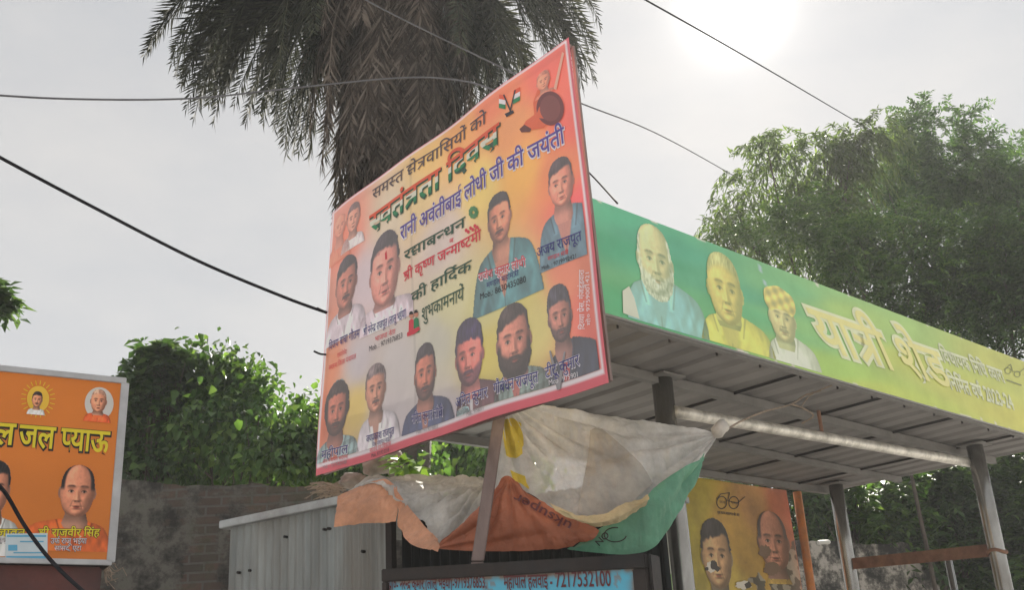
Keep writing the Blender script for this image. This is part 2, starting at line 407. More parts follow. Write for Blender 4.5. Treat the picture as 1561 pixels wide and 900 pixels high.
def sm(x, a, b):
    t = np.clip((x - a) / (b - a + 1e-12), 0, 1); return t * t * (3 - 2 * t)
def vnoise(x, y, sc, seed=0):
    r = np.random.default_rng(seed).random((64, 64)); X = x * sc; Y = y * sc
    i = np.floor(X).astype(int); j = np.floor(Y).astype(int); fx = X - i; fy = Y - j; fx = fx * fx * (3 - 2 * fx); fy = fy * fy * (3 - 2 * fy)
    g = lambda a, b: r[a % 64, b % 64]
    return (g(i, j) * (1 - fx) + g(i + 1, j) * fx) * (1 - fy) + (g(i, j + 1) * (1 - fx) + g(i + 1, j + 1) * fx) * fy
def person_print(p):
    """painter of a printed head-and-shoulders portrait; p gives its traits. Returns colour(X,Y) and silhouette(X,Y) on a unit box"""
    G = dict(hx=.5, hy=.34, hw=.20, hh=.27, ys=.70, sw=.52, bx=.5, skin=(196, 148, 124), hair=(38, 32, 34), top='short', beard=0.0, must=0.0,
             shirt=(220, 218, 222), inner=None, check=0, turn=0.0, hairv=1.0, light=1, vneck=.12, jaw=.28, fadeb=None, seed=1, noface=False, smile=0, robe=None, hatc=None, asp=1.3, age=0.3); G.update(p)
    seed = int(abs(hash((round(G['hx'] * 1000), round(G['hy'] * 1000), G['shirt'])))) % 97
    def uv_(X, Y): return (X - G['hx']) / G['hw'], (Y - G['hy']) / G['hh']
    def wv(v):
        up = np.clip(1 - np.abs(np.minimum(v, 0)) ** 2.9, 0, 1) ** .5
        d = np.clip(v, 0, 1); dn = (1 - G['jaw'] * d ** 1.7) * np.clip(1 - d ** 5, 0, 1) ** .5
        return np.where(v < 0, up, dn) + 1e-4
    def rho(u, v): return np.where(np.abs(v) < 1, np.abs(u) / wv(v), 9.0)
    def hairw(v):
        lift = {'tall': .26, 'long': .12}.get(G['top'], .10) * G['hairv']
        c = .02 - lift / 2; r = 1.02 + lift / 2
        return 1.05 * np.clip(1 - np.abs((v - c) / r) ** 3.2, 0, 1) ** .5
    def ytop(X):
        d = np.abs(X - G['bx']) / G['sw']; return G['ys'] + (1.02 - G['ys']) * (.26 * d ** 1.25 + .9 * d ** 9)
    def turban(u, v): return np.sqrt(np.abs(u / 1.25) ** 2.2 + np.abs((v + .62) / .60) ** 2.2) - .10 * np.clip(-(v + .8), 0, 1) * np.cos(u * 5)
    def masks(X, Y):
        u, v = uv_(X, Y); rf = rho(u, v); nz = (vnoise(X, Y, 24, seed) - .5)
        body = Y > ytop(X) + .004 * nz
        nw = G['hw'] * .62 * (1 + .22 * np.clip((Y - (G['ys'] - .05)) / .1, 0, 1))
        neck = (np.abs(X - G['hx'] - .02 * G['turn']) < nw) & (v > .2) & (Y < G['ys'] + .30 * (1.02 - G['ys']))
        ear = ((np.abs(u) - .99) / .13) ** 2 + ((v - .10) / .22) ** 2
        hr = np.abs(u) / (hairw(v) + 1e-4) + nz * .10
        return u, v, rf, body, neck, ear, hr, nz
    def alpha(X, Y):
        u, v, rf, body, neck, ear, hr, nz = masks(X, Y); a = (rf < 1) | body | neck | (ear < 1)
        if G['top'] in ('short', 'side', 'tall', 'long'): a |= (hr < 1) & (v < -.15)
        if G['top'] == 'long': a |= (np.sqrt((u / 1.2) ** 2 + ((v + .15) / .98) ** 2) < 1 + nz * .12) & (v < .60)
        if G['top'] == 'turban': a |= turban(u, v) < 1
        if G['beard'] > .9: a |= (np.sqrt((u / 1.02) ** 2 + ((v - .34) / .86) ** 2) + nz * .08 < 1) & (v > .15)
        return a.astype(float)
    def g2(u, v, cu, cv, su, sv): return np.exp(-((u - cu) / su) ** 2 - ((v - cv) / sv) ** 2)
    def height(u, v):
        r = np.clip(rho(u, v), 0, 1); z = .95 * np.sqrt(np.clip(1 - r ** 2.3, 0, 1)) + .25 * np.sqrt(np.clip(1 - np.clip(np.abs(v), 0, 1) ** 2.4, 0, 1))
        f = u - G['turn'] * .30 * np.clip(z, 0, 1)
        t = np.clip((v + .12) / .48, 0, 1)
        z = z + .34 * t ** 1.4 * np.exp(-(f / (.085 + .07 * t)) ** 2) * (1 - sm(v, .36, .46))
        for s in (-1, 1):
            z = z + .05 * g2(f, v, s * .36, -.17, .26, .06) - .13 * g2(f, v, s * .37, .02, .21, .11) + .065 * g2(f, v, s * .38, .04, .13, .055) + .09 * g2(f, v, s * .50, .28, .24, .18) + .07 * g2(f, v, s * .12, .37, .06, .05)
            z = z - .045 * np.exp(-((np.abs(f) - (.18 + .55 * (v - .34))) / .05) ** 2) * sm(v, .34, .42) * (1 - sm(v, .62, .74)) * (.6 + G['age']) * .5
        z = z + .07 * g2(f, v, 0, .575, .23, .045) + .075 * g2(f, v, 0, .665, .19, .05) - .07 * g2(f, v, 0, .615, .27, .016) - .04 * g2(f, v, 0, .735, .2, .04) + .10 * g2(f, v, 0, .87, .26, .10)
        return z, f
    def colour(X, Y):
        X = np.asarray(X, float); Y = np.asarray(Y, float)
        u, v, rf, body, neck, ear, hr, nz = masks(X, Y); lt = G['light']
        fine = vnoise(X * 1.3, Y, 42, seed + 8) - .5; fold = vnoise(X * 2.2 + Y, Y * .8, 7, seed + 3) - .5; fold2 = vnoise(X * 3 - Y, Y, 9, seed + 5) - .5
        C = np.zeros((len(X), 3)) + np.array(G['shirt'], float)
        if G['check']:
            st = .5 * (np.sin((X + .2 * Y) * 62) > .35) + .5 * (np.sin((Y + .1 * X) * 50) > .35); C = C * (1.12 - .42 * st)[:, None]
        below = np.clip((Y - ytop(X)) / .16, 0, 1)
        C = C * (.80 + .26 * below ** .6 + .34 * fold * below + .16 * fold2 - .20 * sm(lt * (X - G['bx']) / G['sw'], .25, 1.0))[:, None]
        dn = (Y - G['ys']) / (1.02 - G['ys']); xw = np.abs(X - G['hx'])
        open_ = G['vneck'] * 1.5 * np.clip(.85 - dn, 0, 1) ** .8
        if G['inner'] is not None:
            w = ((1 - sm(xw, open_ - .012, open_ + .006)) * (dn > -.1) * (dn < .85))[:, None]; C = C * (1 - w) + w * np.array(G['inner'], float) * .92
        coll = np.exp(-((xw - open_ - .035 - .02 * np.clip(dn, 0, 1)) / .028) ** 2) * (dn < .45) * (dn > -.2); C = C * (1 + .16 * coll)[:, None]
        edge = np.exp(-((xw - open_ - .070) / .010) ** 2) * (dn < .42) * (dn > -.05) + .8 * np.exp(-((X - G['hx'] - .004) / .007) ** 2) * (dn > .55); C = C * (1 - .38 * np.clip(edge, 0, 1))[:, None]
        skin = np.array(G['skin'], float)
        nl = dn < .10 + .34 * np.clip(1 - (xw / (G['hw'] * .80)) ** 2, 0, 1) ** .7
        nk = neck & nl & (rf >= 1)
        sh_n = .66 + .26 * sm(Y, G['hy'] + G['hh'] * .95, G['ys'] + .10) - .22 * sm(lt * (X - G['hx']) / G['hw'], .1, .7) + .06 * fold
        C[nk] = (skin * sh_n[:, None])[nk]
        er = (ear < 1) & (rf >= 1); C[er] = skin * (.62 + .2 * ear[er])[:, None]
        # face: height field lit from the upper side
        e = .02; z0, f = height(u, v); zu, _ = height(u + e, v); zv, _ = height(u, v + e)
        nx_, ny_ = -(zu - z0) / e, -(zv - z0) / e / G['asp']; ln = np.sqrt(nx_ ** 2 + ny_ ** 2 + 1)
        L = np.array([-.40 * lt, -.42, .82]); lam = np.clip((nx_ * L[0] + ny_ * L[1] + L[2]) / ln, 0, 1.2)
        shade = .58 + .52 * lam + .10 * np.clip(lam - .85, 0, 1) * 4
        S = np.tile(skin, (len(X), 1))
        if not G['noface']:
            S = S * (1 + .05 * (g2(f, v, .45, .32, .25, .2) + g2(f, v, -.45, .32, .25, .2) + g2(f, v, 0, .35, .14, .1)))[:, None] * np.array([1.0, .985, .975])
            S = S * (1 - .20 * (g2(f, v, -.38, .06, .23, .11) + g2(f, v, .38, .06, .23, .11)))[:, None]
            lips = sm(g2(f, v, 0, .62, .24, .07), .35, .75)[:, None]; S = S * (1 - lips) + lips * skin * np.array([.80, .60, .60])
            S = S * (1 - .55 * sm(g2(f, v, 0, .615, .25, .018), .3, .9))[:, None]
            for s in (-1, 1):
                bcv = -.135 - .045 * np.cos((f - s * .38) * 5.0) + .02 * s * (f - s * .38)
                bw = (.78 * np.exp(-((v - bcv) / .038) ** 2) * np.exp(-((f - s * .38) / .235) ** 6) * (.75 + .7 * (fine + .2)))[:, None]
                S = S * (1 - np.clip(bw, 0, .9)) + np.clip(bw, 0, .9) * np.array(G.get('brow', (40, 32, 32)), float)
                o = 1 - (np.abs(f - s * .375) / .155) ** 2; eh = .050 * np.clip(o, 0, 1) ** .8
                ins = (1 - sm(np.abs(v - .035), eh * .75, eh * 1.15 + .008)) * (o > 0)
                w = ins[:, None] * .9; S = S * (1 - w) + w * np.clip(skin * .35 + 92, 0, 190)
                ir = ins * (1 - sm(np.sqrt(((f - s * .375 - .04 * G['turn']) / .072) ** 2 + ((v - .033) / .062) ** 2), .75, 1.1)); S = S * (1 - .9 * ir)[:, None]
                lid = .75 * np.exp(-((v - .035 + eh) / .016) ** 2) * (o > -.15); S = S * (1 - np.clip(lid, 0, .85))[:, None]
                S = S * (1 - .55 * sm(g2(f, v, s * .105, .405, .05, .022), .3, .8))[:, None]
        S = S * shade[:, None] * (1 + .05 * fine)[:, None] * np.array([1.07, .98, .93])
        hc = np.array(G['hair'], float); bc = np.array(G.get('bc', G['hair']), float)
        gray = (.80 + .5 * (vnoise(X * 3, Y * 1.2, 30, 9) - .4)) * (.75 + .35 * lam)
        if G['beard']:
            low = sm(v + .34 * np.abs(f) ** 1.4, .50, .70) * (1 - .85 * sm(g2(f, v, 0, .635, .20, .055), .35, .8))
            side = sm(np.abs(u) / wv(v), .72, .90) * sm(v, -.10, .22)
            w = (np.clip(np.maximum(low, side), 0, 1) * min(G['beard'], 1))[:, None] * .92; S = S * (1 - w) + w * bc * gray[:, None] * 1.15
        if G['must']:
            mv = .515 + .30 * np.abs(f) ** 2.2; w = (np.exp(-((v - mv) / .056) ** 4) * np.exp(-(f / .37) ** 8) * min(G['must'], 1) * .92)[:, None]
            S = S * (1 - w) + w * np.array(G.get('mc', G['hair']), float) * gray[:, None] * 1.1
        F_ = rf < 1; C[F_] = S[F_]
        if G['beard'] > .9:
            b2 = (np.sqrt((u / 1.02) ** 2 + ((v - .34) / .86) ** 2) + nz * .08 < 1) & (v > .15) & ~F_; C[b2] = (bc * gray[:, None])[b2]
        strand = (1 + .9 * (vnoise(X * 4 + np.sin(Y * 9) * .2, Y * .8, 26, seed + 2) - .45) + .55 * np.exp(-((u + .35 * lt) / .4) ** 2 - ((v + .85) / .25) ** 2))
        if G['top'] in ('short', 'side', 'tall', 'long'):
            hl = -.60 + .16 * np.abs(f) ** 2.4 + .10 * nz
            if G['top'] == 'side': hl = -.56 - .16 * f + .20 * np.clip(np.abs(f) - .5, 0, 1) + .10 * nz
            if G['top'] == 'tall': hl = -.52 + .12 * np.abs(f) ** 3 + .14 * nz
            w = np.maximum(1 - sm(v, hl - .05, hl + .08), sm(np.abs(u) / (wv(v)), .84, .97) * (1 - sm(v, -.22, .02))) * ((hr < 1.0) | (rf < 1))
            if G['top'] == 'long': w = np.maximum(w, sm(np.abs(u), .78, .90) * (v < .60) * (np.sqrt((u / 1.2) ** 2 + ((v + .15) / .98) ** 2) < 1 + nz * .12))
            w = w[:, None]; C = C * (1 - w) + w * hc * strand[:, None]
        if G['top'] == 'crop': w = ((1 - sm(v, -.74 + .30 * u ** 2, -.46 + .30 * u ** 2)) * .8 * F_)[:, None]; C = C * (1 - w) + w * hc * strand[:, None]
        if G['top'] == 'bald': w = (F_ * sm(np.abs(u) / wv(v), .78, .90) * sm(v, -.72, -.55) * (1 - sm(v, -.12, .05)))[:, None]; C = C * (1 - w) + w * hc * strand[:, None]
        if G['top'] == 'rim': w = (F_ * sm(rf, .70, .84) * (1 - sm(v, -.15, .04)))[:, None]; C = C * (1 - w) + w * hc
        if G['top'] == 'turban':
            hm = (turban(u, v) < 1) & (v < -.30 + .25 * np.abs(u) ** 2); C[hm] = np.array(G['hatc'], float) * (.88 + .16 * np.sin((u * 4 + v * 13)[hm]) + .12 * np.sin((u * 9 - v * 7)[hm]))[:, None]
        return alb(np.clip(C * (1 + .05 * fine)[:, None], 3, 255), G.get('k', 1.22))
    return colour, alpha
def portrait(panel, name, x, y, w, h, mat, parent, off=0.0025, n=110, wash=None, vmax=2.0, umax=2.0, **p):
    u0, u1, v0, v1 = panel.box(x, y, w, h); colour, alpha = person_print(p)
    nx = lambda u: (u - u0) / (u1 - u0); ny = lambda v: (v - v0) / (v1 - v0)
    def paint(u, v):
        c = colour(nx(u), ny(v))
        if wash is not None: c = c * (1 - wash[1]) + alb(wash[0]) * wash[1]
        return c
    o = panel.sheet(name, n, int(n * 1.2), paint, mat, parent, off, u0, u1, v0, v1, alpha=lambda u, v: alpha(nx(u), ny(v)) * (v < vmax) * (u < umax) * (u > .004))
    return o
def blend_field(panel, samples, power=3.0, k=.92):
    S = np.array([panel.uv(x, y) for x, y, _ in samples]); c = np.array([alb(q, k) for _, _, q in samples])
    def paint(u, v):
        d = ((u[:, None] - S[None, :, 0]) ** 2 + ((v[:, None] - S[None, :, 1]) * .75) ** 2) + 1e-3
        w = d ** (-power / 2 * 1.3); w /= w.sum(1, keepdims=True)
        return w @ c
    return paint

# ------------------------------------------------------------------ materials in use
m_print = print_mat('printed_flex', trans=0.04, fade=.15, fadec=(.66, .61, .60))
m_fascia = print_mat('faded_fascia_print', trans=0.0, wear=0.16)
m_rearprint = print_mat('weathered_shaded_print', trans=0.0, wear=0.45, fade=.30, fadec=(.10, .09, .06))  # worn print; extra wear and dark fade put roof shade into its colour
m_board = print_mat('board_print', trans=0.0, wear=0.06)
m_steel = M('stainless_steel', (.36, .355, .34), rough=.25, var=.25, scale=9, metal=.85, bmp=.03, stain=(.13, .115, .095), stain_amt=.8, sc3=(1, 1, .3))
m_galv = M('galvanised_sheet', (.23, .25, .25), rough=.6, var=.35, scale=4.5, metal=.25, bmp=.08, stain=(.16, .13, .10), stain_amt=.7, sc3=(1, 1, .16))
m_roof = M('roof_sheet_underside', (.165, .156, .152), rough=.7, var=.14, scale=4, bmp=.05, stain=(.2, .19, .18), stain_amt=.5)
m_dark = M('dark_iron', (.020, .019, .020), spec=.2, rough=.6, var=.35, scale=7, bmp=.15, stain=(.06, .036, .026), stain_amt=.4)
m_darksheet = M('dark_shutter', (.006, .008, .009), spec=.2, rough=.65, var=.3, scale=5, bmp=.1)
m_rust = M('rusted_iron', (.17, .085, .055), rough=.8, var=.35, scale=12, bmp=.3, stain=(.30, .16, .09), stain_amt=.6)
m_orange = M('peeling_orange_paint', (.55, .20, .06), rough=.6, var=.25, scale=14, bmp=.2, stain=(.30, .17, .11), stain_amt=.8)
m_wood = M('weathered_pole', (.16, .115, .105), rough=.8, var=.3, scale=10, bmp=.35, stain=(.26, .20, .18), stain_amt=.5, sc3=(1, 1, .2))
m_wire = M('black_cable', (.018, .018, .022), rough=.95, spec=.05, var=.2, bmp=0)
m_wiregrey = M('grey_cable', (.10, .10, .11), rough=.95, spec=.05, var=.2, bmp=0)
m_twig = M('dry_twig', (.20, .155, .115), rough=.9, var=.3, scale=20)
m_stone = M('grey_stone', (.20, .165, .14), rough=.95, var=.35, scale=7, bmp=.6)
m_maroon = M('maroon_painted_wall', (.11, .035, .030), rough=.75, var=.3, scale=4, bmp=.25, stain=(.05, .03, .03), stain_amt=.7)
m_soil = M('dry_ground', (.42, .40, .37), rough=.95, var=.3, scale=.8, bmp=.4)
m_asphalt = M('road_concrete', (.38, .37, .345), rough=.9, var=.25, scale=3, bmp=.3)
m_frame = M('grey_edge_frame', (.42, .43, .45), rough=.5, var=.15, scale=8, bmp=.05, metal=.2)
m_bark = M('bark', (.060, .048, .038), rough=.95, var=.4, scale=9, bmp=.6)
m_ceil_beam = M('ceiling_beam', (.15, .145, .14), rough=.7, var=.2)

def pm(name, c, k=.92, trans=.12):
    return M(name, alb(c, k), rough=.5, var=.07, scale=5, bmp=.04, trans=trans)
ink = {n: pm('ink_' + n, c) for n, c in dict(grey=(88, 74, 78), black=(50, 46, 54), green=(52, 84, 66), navy=(64, 62, 128), purple=(96, 78, 158), white=(232, 226, 232),
        red=(214, 56, 74), orange=(226, 92, 60), tgreen=(44, 130, 84), palewhite=(225, 222, 205), softgrey=(150, 146, 150), maroon=(96, 40, 44),
        yellow=(232, 214, 40), jet=(30, 26, 24), brown=(110, 66, 62), pink=(224, 150, 140), skin=(206, 140, 116), blue=(60, 70, 150), lblue=(150, 190, 205)).items()}

# ------------------------------------------------------------------ ground
def gsheet(name, x0, x1, y0, y1, z, mat, n=60):
    o = np_mesh(name, [(x0, y0, z), (x1, y0, z), (x1, y1, z), (x0, y1, z)], [(0, 1, 2, 3)], mat); o['kind'] = 'structure'; return o
gsheet('ground', -140, 140, -140, 140, 0.0, m_soil)
gsheet('road', -140, 140, -7.0, 1.2, 0.004, m_asphalt)
# moist hazy air
hm_ = bpy.data.materials.new('haze_air'); hm_.use_nodes = True; ht = hm_.node_tree; ht.nodes.clear()
ho = ht.nodes.new('ShaderNodeOutputMaterial'); hv = ht.nodes.new('ShaderNodeVolumePrincipled'); hv.inputs['Color'].default_value = (.86, .88, .90, 1)
hv.inputs['Density'].default_value = HAZE; hv.inputs['Anisotropy'].default_value = .2; ht.links.new(hv.outputs[0], ho.inputs['Volume'])
hb_ = MB().obox((-145, -145, -1.0), (290, 0, 0), (0, 290, 0), (0, 0, 15.5)).build('haze', hm_); hb_['kind'] = 'stuff'

# ------------------------------------------------------------------ big hanging banner
BO = np.array([(507, 325, 6.57), (866, 57, 4.41), (926, 583, 3.97), (484, 727, 6.13)])
bTL, bTR, bBL = at(*BO[0]), at(*BO[1]), at(*BO[3])
_s = 7.3
def quad_depth(px):
    r = [ray(*p) for p in px]; a = np.linalg.solve(np.array([r[1], r[3], -r[2]]).T, r[0]); return [r[0], r[1] * a[0], r[2] * a[2], r[3] * a[1]]
_q = [CC + _s * p for p in quad_depth([(507, 325), (868, 57), (926, 583), (484, 727)])]
banner = empty('banner', (_q[2] + _q[3]) / 2, 'large tilted printed banner crowded with portraits and lettering, red bottom border', 'banner')
BP = Panel(_q[0], _q[1] - _q[0], _q[3] - _q[0],
           bow=lambda u, v: .018 * np.sin(math.pi * np.clip(u, 0, 1)) * np.sin(2.2 * v + .6) + .009 * np.sin(9 * u + 2 * v) + .005 * np.sin(19 * u - 5 * v + 1.2 * np.sin(4 * v)))
bs = [((515, 335), (226, 140, 120)), ((530, 372), (232, 122, 92)), ((600, 330), (212, 192, 165)), ((640, 300), (222, 190, 128)), ((700, 205), (238, 156, 60)), ((655, 245), (236, 186, 96)), ((755, 150), (242, 112, 52)),
      ((840, 100), (240, 84, 62)), ((872, 180), (240, 80, 62)), ((880, 320), (240, 74, 82)), ((800, 265), (238, 170, 52)), ((740, 285), (238, 204, 98)), ((680, 370), (212, 192, 184)), ((560, 430), (206, 186, 194)),
      ((508, 470), (222, 140, 116)), ((500, 560), (228, 134, 88)), ((492, 640), (226, 112, 70)), ((550, 560), (192, 182, 190)), ((605, 560), (190, 182, 182)), ((545, 615), (222, 192, 96)), ((590, 640), (196, 186, 190)), ((670, 520), (190, 186, 172)), ((655, 690), (196, 186, 196)),
      ((740, 475), (204, 196, 130)), ((800, 445), (210, 196, 104)), ((865, 405), (226, 122, 88)), ((893, 480), (228, 102, 84)), ((905, 560), (226, 84, 80)), ((745, 540), (206, 188, 84)), ((820, 500), (204, 190, 110)), ((590, 690), (196, 184, 194)), ((690, 470), (205, 198, 150)),
      ((780, 210), (228, 140, 66)), ((850, 260), (230, 120, 62)), ((690, 660), (190, 180, 192))]
_bf = blend_field(BP, [(p[0], p[1], c) for p, c in bs])
def bpaint(u, v):
    c = _bf(u, v)
    streak = np.clip(np.sin((u * 1.0 + v * .55) * 38) - .55, 0, 1)[:, None] * sm(v, .45, .7)[:, None] * (u < .62)[:, None] * .10
    c = c * (1 - streak) + streak * .8
    c = c * (1 + .10 * (vnoise(u, v, 8, 4) - .5))[:, None]
    crease = np.exp(-((u - (.41 + .025 * v)) / .0035) ** 2)[:, None] * .28; c = c * (1 - crease)
    white = ((u < .012) | (v < .012) | (u > .985) | (v > .966))
    c[white] = alb((226, 216, 224))
    red = (v > .977) | (u > .992) | (v < .005) | (u < .004); c[red] = alb((208, 52, 78))
    return c
cloth = BP.sheet('printed_sheet', 200, 150, bpaint, m_print, banner)
# timber frame and back of the banner
mb = MB()
for (u, v, du, dv) in ((0, 0, 1, 0), (0, 1, 1, 0), (0, 0, 0, 1), (1, 0, 0, 1)):
    u, v = .012 + .976 * u, .012 + .976 * v; du *= .976; dv *= .976; a = BP.O + u * BP.e1 + v * BP.e2 - BP.n * .034; d = du * BP.e1 + dv * BP.e2; L = np.linalg.norm(d); w = np.cross(d / L, BP.n)
    if du: mb.obox(a - w * .01, d, w * .02, BP.n * .012)
    else: mb.obox(a - w * .01 - BP.n * .013, d, w * .02, BP.n * .012)
mb.build('wooden_frame', m_wood, banner)
BW = dict(mat=m_print, parent=cloth)
def bport(name, x, y, w, h, **k): return portrait(BP, name, x, y, w, h, m_print, cloth, vmax=.9655, umax=.984, **k)
sk = (200, 140, 122)
bport('portrait', 523, 323, 36, 72, skin=(222, 150, 130), top='bald', hair=(210, 140, 122), shirt=(232, 118, 84), hy=.30, hh=.22, hw=.26, ys=.62, wash=((226, 140, 118), .45))
bport('portrait', 544, 308, 34, 68, skin=(204, 146, 130), shirt=(226, 218, 224), hy=.36, hh=.30, hw=.26, hair=(62, 48, 54), wash=((226, 160, 140), .15))
bport('portrait', 534, 389, 62, 118, skin=(176, 118, 106), shirt=(214, 198, 208), hy=.36, hh=.31, hw=.24, ys=.64, hx=.5, must=1, top='side', turn=.3, hair=(44, 36, 40), inner=(214, 198, 208))
bport('portrait', 594, 346, 74, 142, skin=(214, 148, 140), shirt=(222, 202, 212), hx=.45, hy=.43, hh=.36, hw=.275, ys=.74, must=.25, hair=(44, 36, 42), sw=.6)
BP.poly('forehead_mark', [(589.5, 388), (592, 383), (593, 396), (590, 397)], ink['red'], cloth, .0045)
bport('portrait', 768, 288, 100, 172, skin=(206, 138, 112), shirt=(74, 122, 128), hx=.47, hy=.27, hh=.21, hw=.175, ys=.46, must=.9, hair=(34, 30, 34), turn=-.15, inner=(200, 130, 106), beard=.25, bx=.5, light=-1)
bport('portrait', 852, 238, 88, 160, skin=(216, 142, 124), shirt=(84, 116, 132), hy=.265, hh=.225, hw=.195, ys=.48, top='side', hair=(52, 40, 46), turn=-.2, inner=(200, 130, 116), bx=.55)
bport('portrait', 519, 575, 62, 140, skin=(172, 112, 98), shirt=(130, 156, 158), hx=.48, hy=.34, hh=.27, hw=.235, ys=.60, top='long', beard=.75, must=1, hair=(46, 36, 36), check=1, inner=(200, 120, 96), bx=.52)
bport('portrait', 579, 553, 68, 132, skin=(188, 142, 126), shirt=(210, 202, 210), hx=.45, hy=.29, hh=.26, hw=.215, ys=.53, must=1, hair=(92, 80, 82), mc=(70, 58, 58), turn=.15, inner=(190, 140, 124), vneck=.08)
bport('portrait', 653, 519, 86, 165, skin=(178, 116, 100), shirt=(56, 66, 102), hx=.46, hy=.29, hh=.245, hw=.19, ys=.50, beard=.7, must=.9, hair=(44, 38, 44), inner=(170, 110, 96), vneck=.07)
bport('portrait', 724, 482, 70, 176, skin=(208, 122, 118), shirt=(92, 56, 66), hx=.44, hy=.34, hh=.255, hw=.29, ys=.56, top='tall', beard=.6, must=.9, hair=(40, 32, 58), turn=-.35, bx=.6, sw=.6, inner=(200, 196, 200), vneck=.05, light=-1)
bport('portrait', 790, 462, 78, 160, skin=(188, 130, 118), shirt=(104, 120, 116), hx=.41, hy=.34, hh=.315, hw=.30, ys=.60, sw=.56, top='side', beard=1.0, must=1, hair=(46, 38, 38), check=1, inner=(176, 96, 90), vneck=.10, turn=.05)
bport('portrait', 866, 423, 92, 182, skin=(168, 120, 112), shirt=(46, 54, 72), hx=.32, hy=.295, hh=.215, hw=.19, ys=.50, top='tall', beard=.7, must=.8, hair=(50, 48, 58), inner=(190, 70, 78), vneck=.09, turn=.1, bx=.5)
BP.poly('lanyard', [(838, 536), (840.5, 535), (851, 578), (860, 536), (862.5, 537), (853.5, 594), (848.5, 595)], ink['softgrey'], cloth, .0045)
bport('printed_hand', 710, 622, 34, 34, skin=(150, 190, 204), shirt=(150, 190, 204), hair=(150, 190, 204), noface=True, hy=.3, ys=.35, hw=.3, sw=.6)
# warrior rider with round shield, top right corner
BP.poly('rider_robe', [(822, 138), (836, 138), (850, 150), (846, 176), (832, 196), (812, 200), (800, 198), (806, 186), (818, 176), (816, 158)], pm('rider_orange', (226, 110, 78)), cloth, .0035)
bport('portrait', 829, 106, 30, 42, skin=(226, 150, 120), shirt=(226, 120, 90), hair=(150, 90, 70), hy=.45, hh=.33, hw=.32, ys=.85, wash=((236, 110, 80), .2), off=.0038)
BP.poly('round_shield', BP.disc(841, 166, 20, ry=26), pm('shield_brown', (124, 70, 72)), cloth, .0042)
BP.poly('round_shield', BP.disc(841, 166, 15, ry=20), pm('shield_inner', (142, 84, 82)), cloth, .0048)
BP.poly('sword', [(846, 136), (850, 138), (862, 82), (859, 80)], pm('sword_pale', (232, 180, 160)), cloth, .0042)
BP.poly('rider_boot', [(797, 199), (804, 192), (814, 198), (812, 203), (800, 204)], ink['brown'], cloth, .0042)
for (fx, fy, sx) in ((776, 148, -1), (787, 140, 1)):
    for k, mm in enumerate((ink['orange'], ink['white'], ink['tgreen'])):
        y = fy + 7 * k
        BP.poly('flag_stripe', [(fx, y), (fx + sx * 10, y - 4 - sx * 2), (fx + sx * 10, y + 3 - sx * 2), (fx, y + 7)], mm, cloth, .0036)
BP.poly('flag_stand', [(772, 147), (774, 146), (785, 172), (783, 173)], ink['black'], cloth, .004)
BP.poly('flag_stand', [(789, 139), (791, 139), (784, 173), (782, 173)], ink['black'], cloth, .0044)
BP.poly('flag_stand', [(775, 176), (787, 170), (789, 174), (778, 181)], ink['black'], cloth, .004)
# embracing children figures, flowers and feather
for (x, y, c, c2) in ((629, 488, 'red', 'skin'), (637, 486, 'tgreen', 'skin')):
    BP.poly('small_figure', [(x - 5, y + 24), (x - 4, y + 2), (x, y - 1), (x + 4, y + 1), (x + 5, y + 21)], ink[c], cloth, .0036)
    BP.poly('small_figure', BP.disc(x, y - 6, 3.6, 14, 5), ink[c2], cloth, .004)
    BP.poly('small_figure', [(x - 3.6, y - 7), (x - 2, y - 12), (x + 2, y - 12.5), (x + 3.8, y - 8)], ink['jet'], cloth, .0044)
BP.poly('small_figure', [(622, 514), (622, 508), (634, 502), (642, 499), (643, 504), (634, 510)], ink['red'], cloth, .0046)
for q in range(9):
    a = q * .7; BP.poly('feather', BP.disc(727 + 5 * math.cos(a), 326 + 6 * math.sin(a), 3.2, 8, 4), pm('feather_green', (90, 150 - 6 * (q % 3), 96)), cloth, .0036 + .0002 * q)
for q in range(6):
    BP.poly('flower', BP.disc(715 + q * 3.6, 353 - q * 1.6 + (q % 2) * 4, 2.4, 8, 3), ink['red'], cloth, .0036 + .0002 * q)
T = BP.text
T('lettering', 'समस्त क्षेत्रवासियों को', (571, 291), (746, 172), 15, ink['grey'], cloth, bold=.006, slices=14)
tri3 = ((.40, .20), (ink['orange'], ink['palewhite'], ink['tgreen']))
T('lettering_edge', 'स्वतंत्रता दिवस', (567.5, 332.5), (767, 191.5), 27, ink['green'], cloth, off=.003, bold=.030, slices=12)
T('lettering', 'स्वतंत्रता दिवस', (567, 331), (766, 190), 26, None, cloth, off=.0046, bold=.018, tri=tri3, slices=12)
T('lettering_edge', 'रानी अवंतीबाई लोधी जी की जयंती', (614, 349), (860, 195), 20, ink['white'], cloth, off=.003, bold=.05, slices=16)
T('lettering', 'रानी अवंतीबाई लोधी जी की जयंती', (614, 348), (860, 194), 20, ink['purple'], cloth, off=.0046, bold=.012, slices=16)
T('lettering', 'रक्षाबन्धन', (619.5, 385.7), (713, 332), 14, ink['green'], cloth, bold=.014, slices=8)
T('lettering', 'व', (689, 367), (695, 364), 6, ink['red'], cloth, bold=.01)
T('lettering', 'श्री कृष्ण जन्माष्टमी', (618, 417), (738.6, 352), 14, ink['red'], cloth, bold=.012, slices=9)
T('lettering', 'की हार्दिक', (630, 449), (723.5, 398.5), 14, ink['green'], cloth, bold=.014, slices=8)
T('lettering', 'शुभकामनायें', (646, 473), (713, 440.5), 18, ink['green'], cloth, bold=.006, slices=7)
T('name_lettering', 'विजय बाबा गौतम', (503.5, 524.5), (553.6, 503.5), 11, ink['navy'], cloth, bold=.004)
T('small_lettering', 'एडवोकेट', (517, 540.5), (533, 534), 6, ink['red'], cloth)
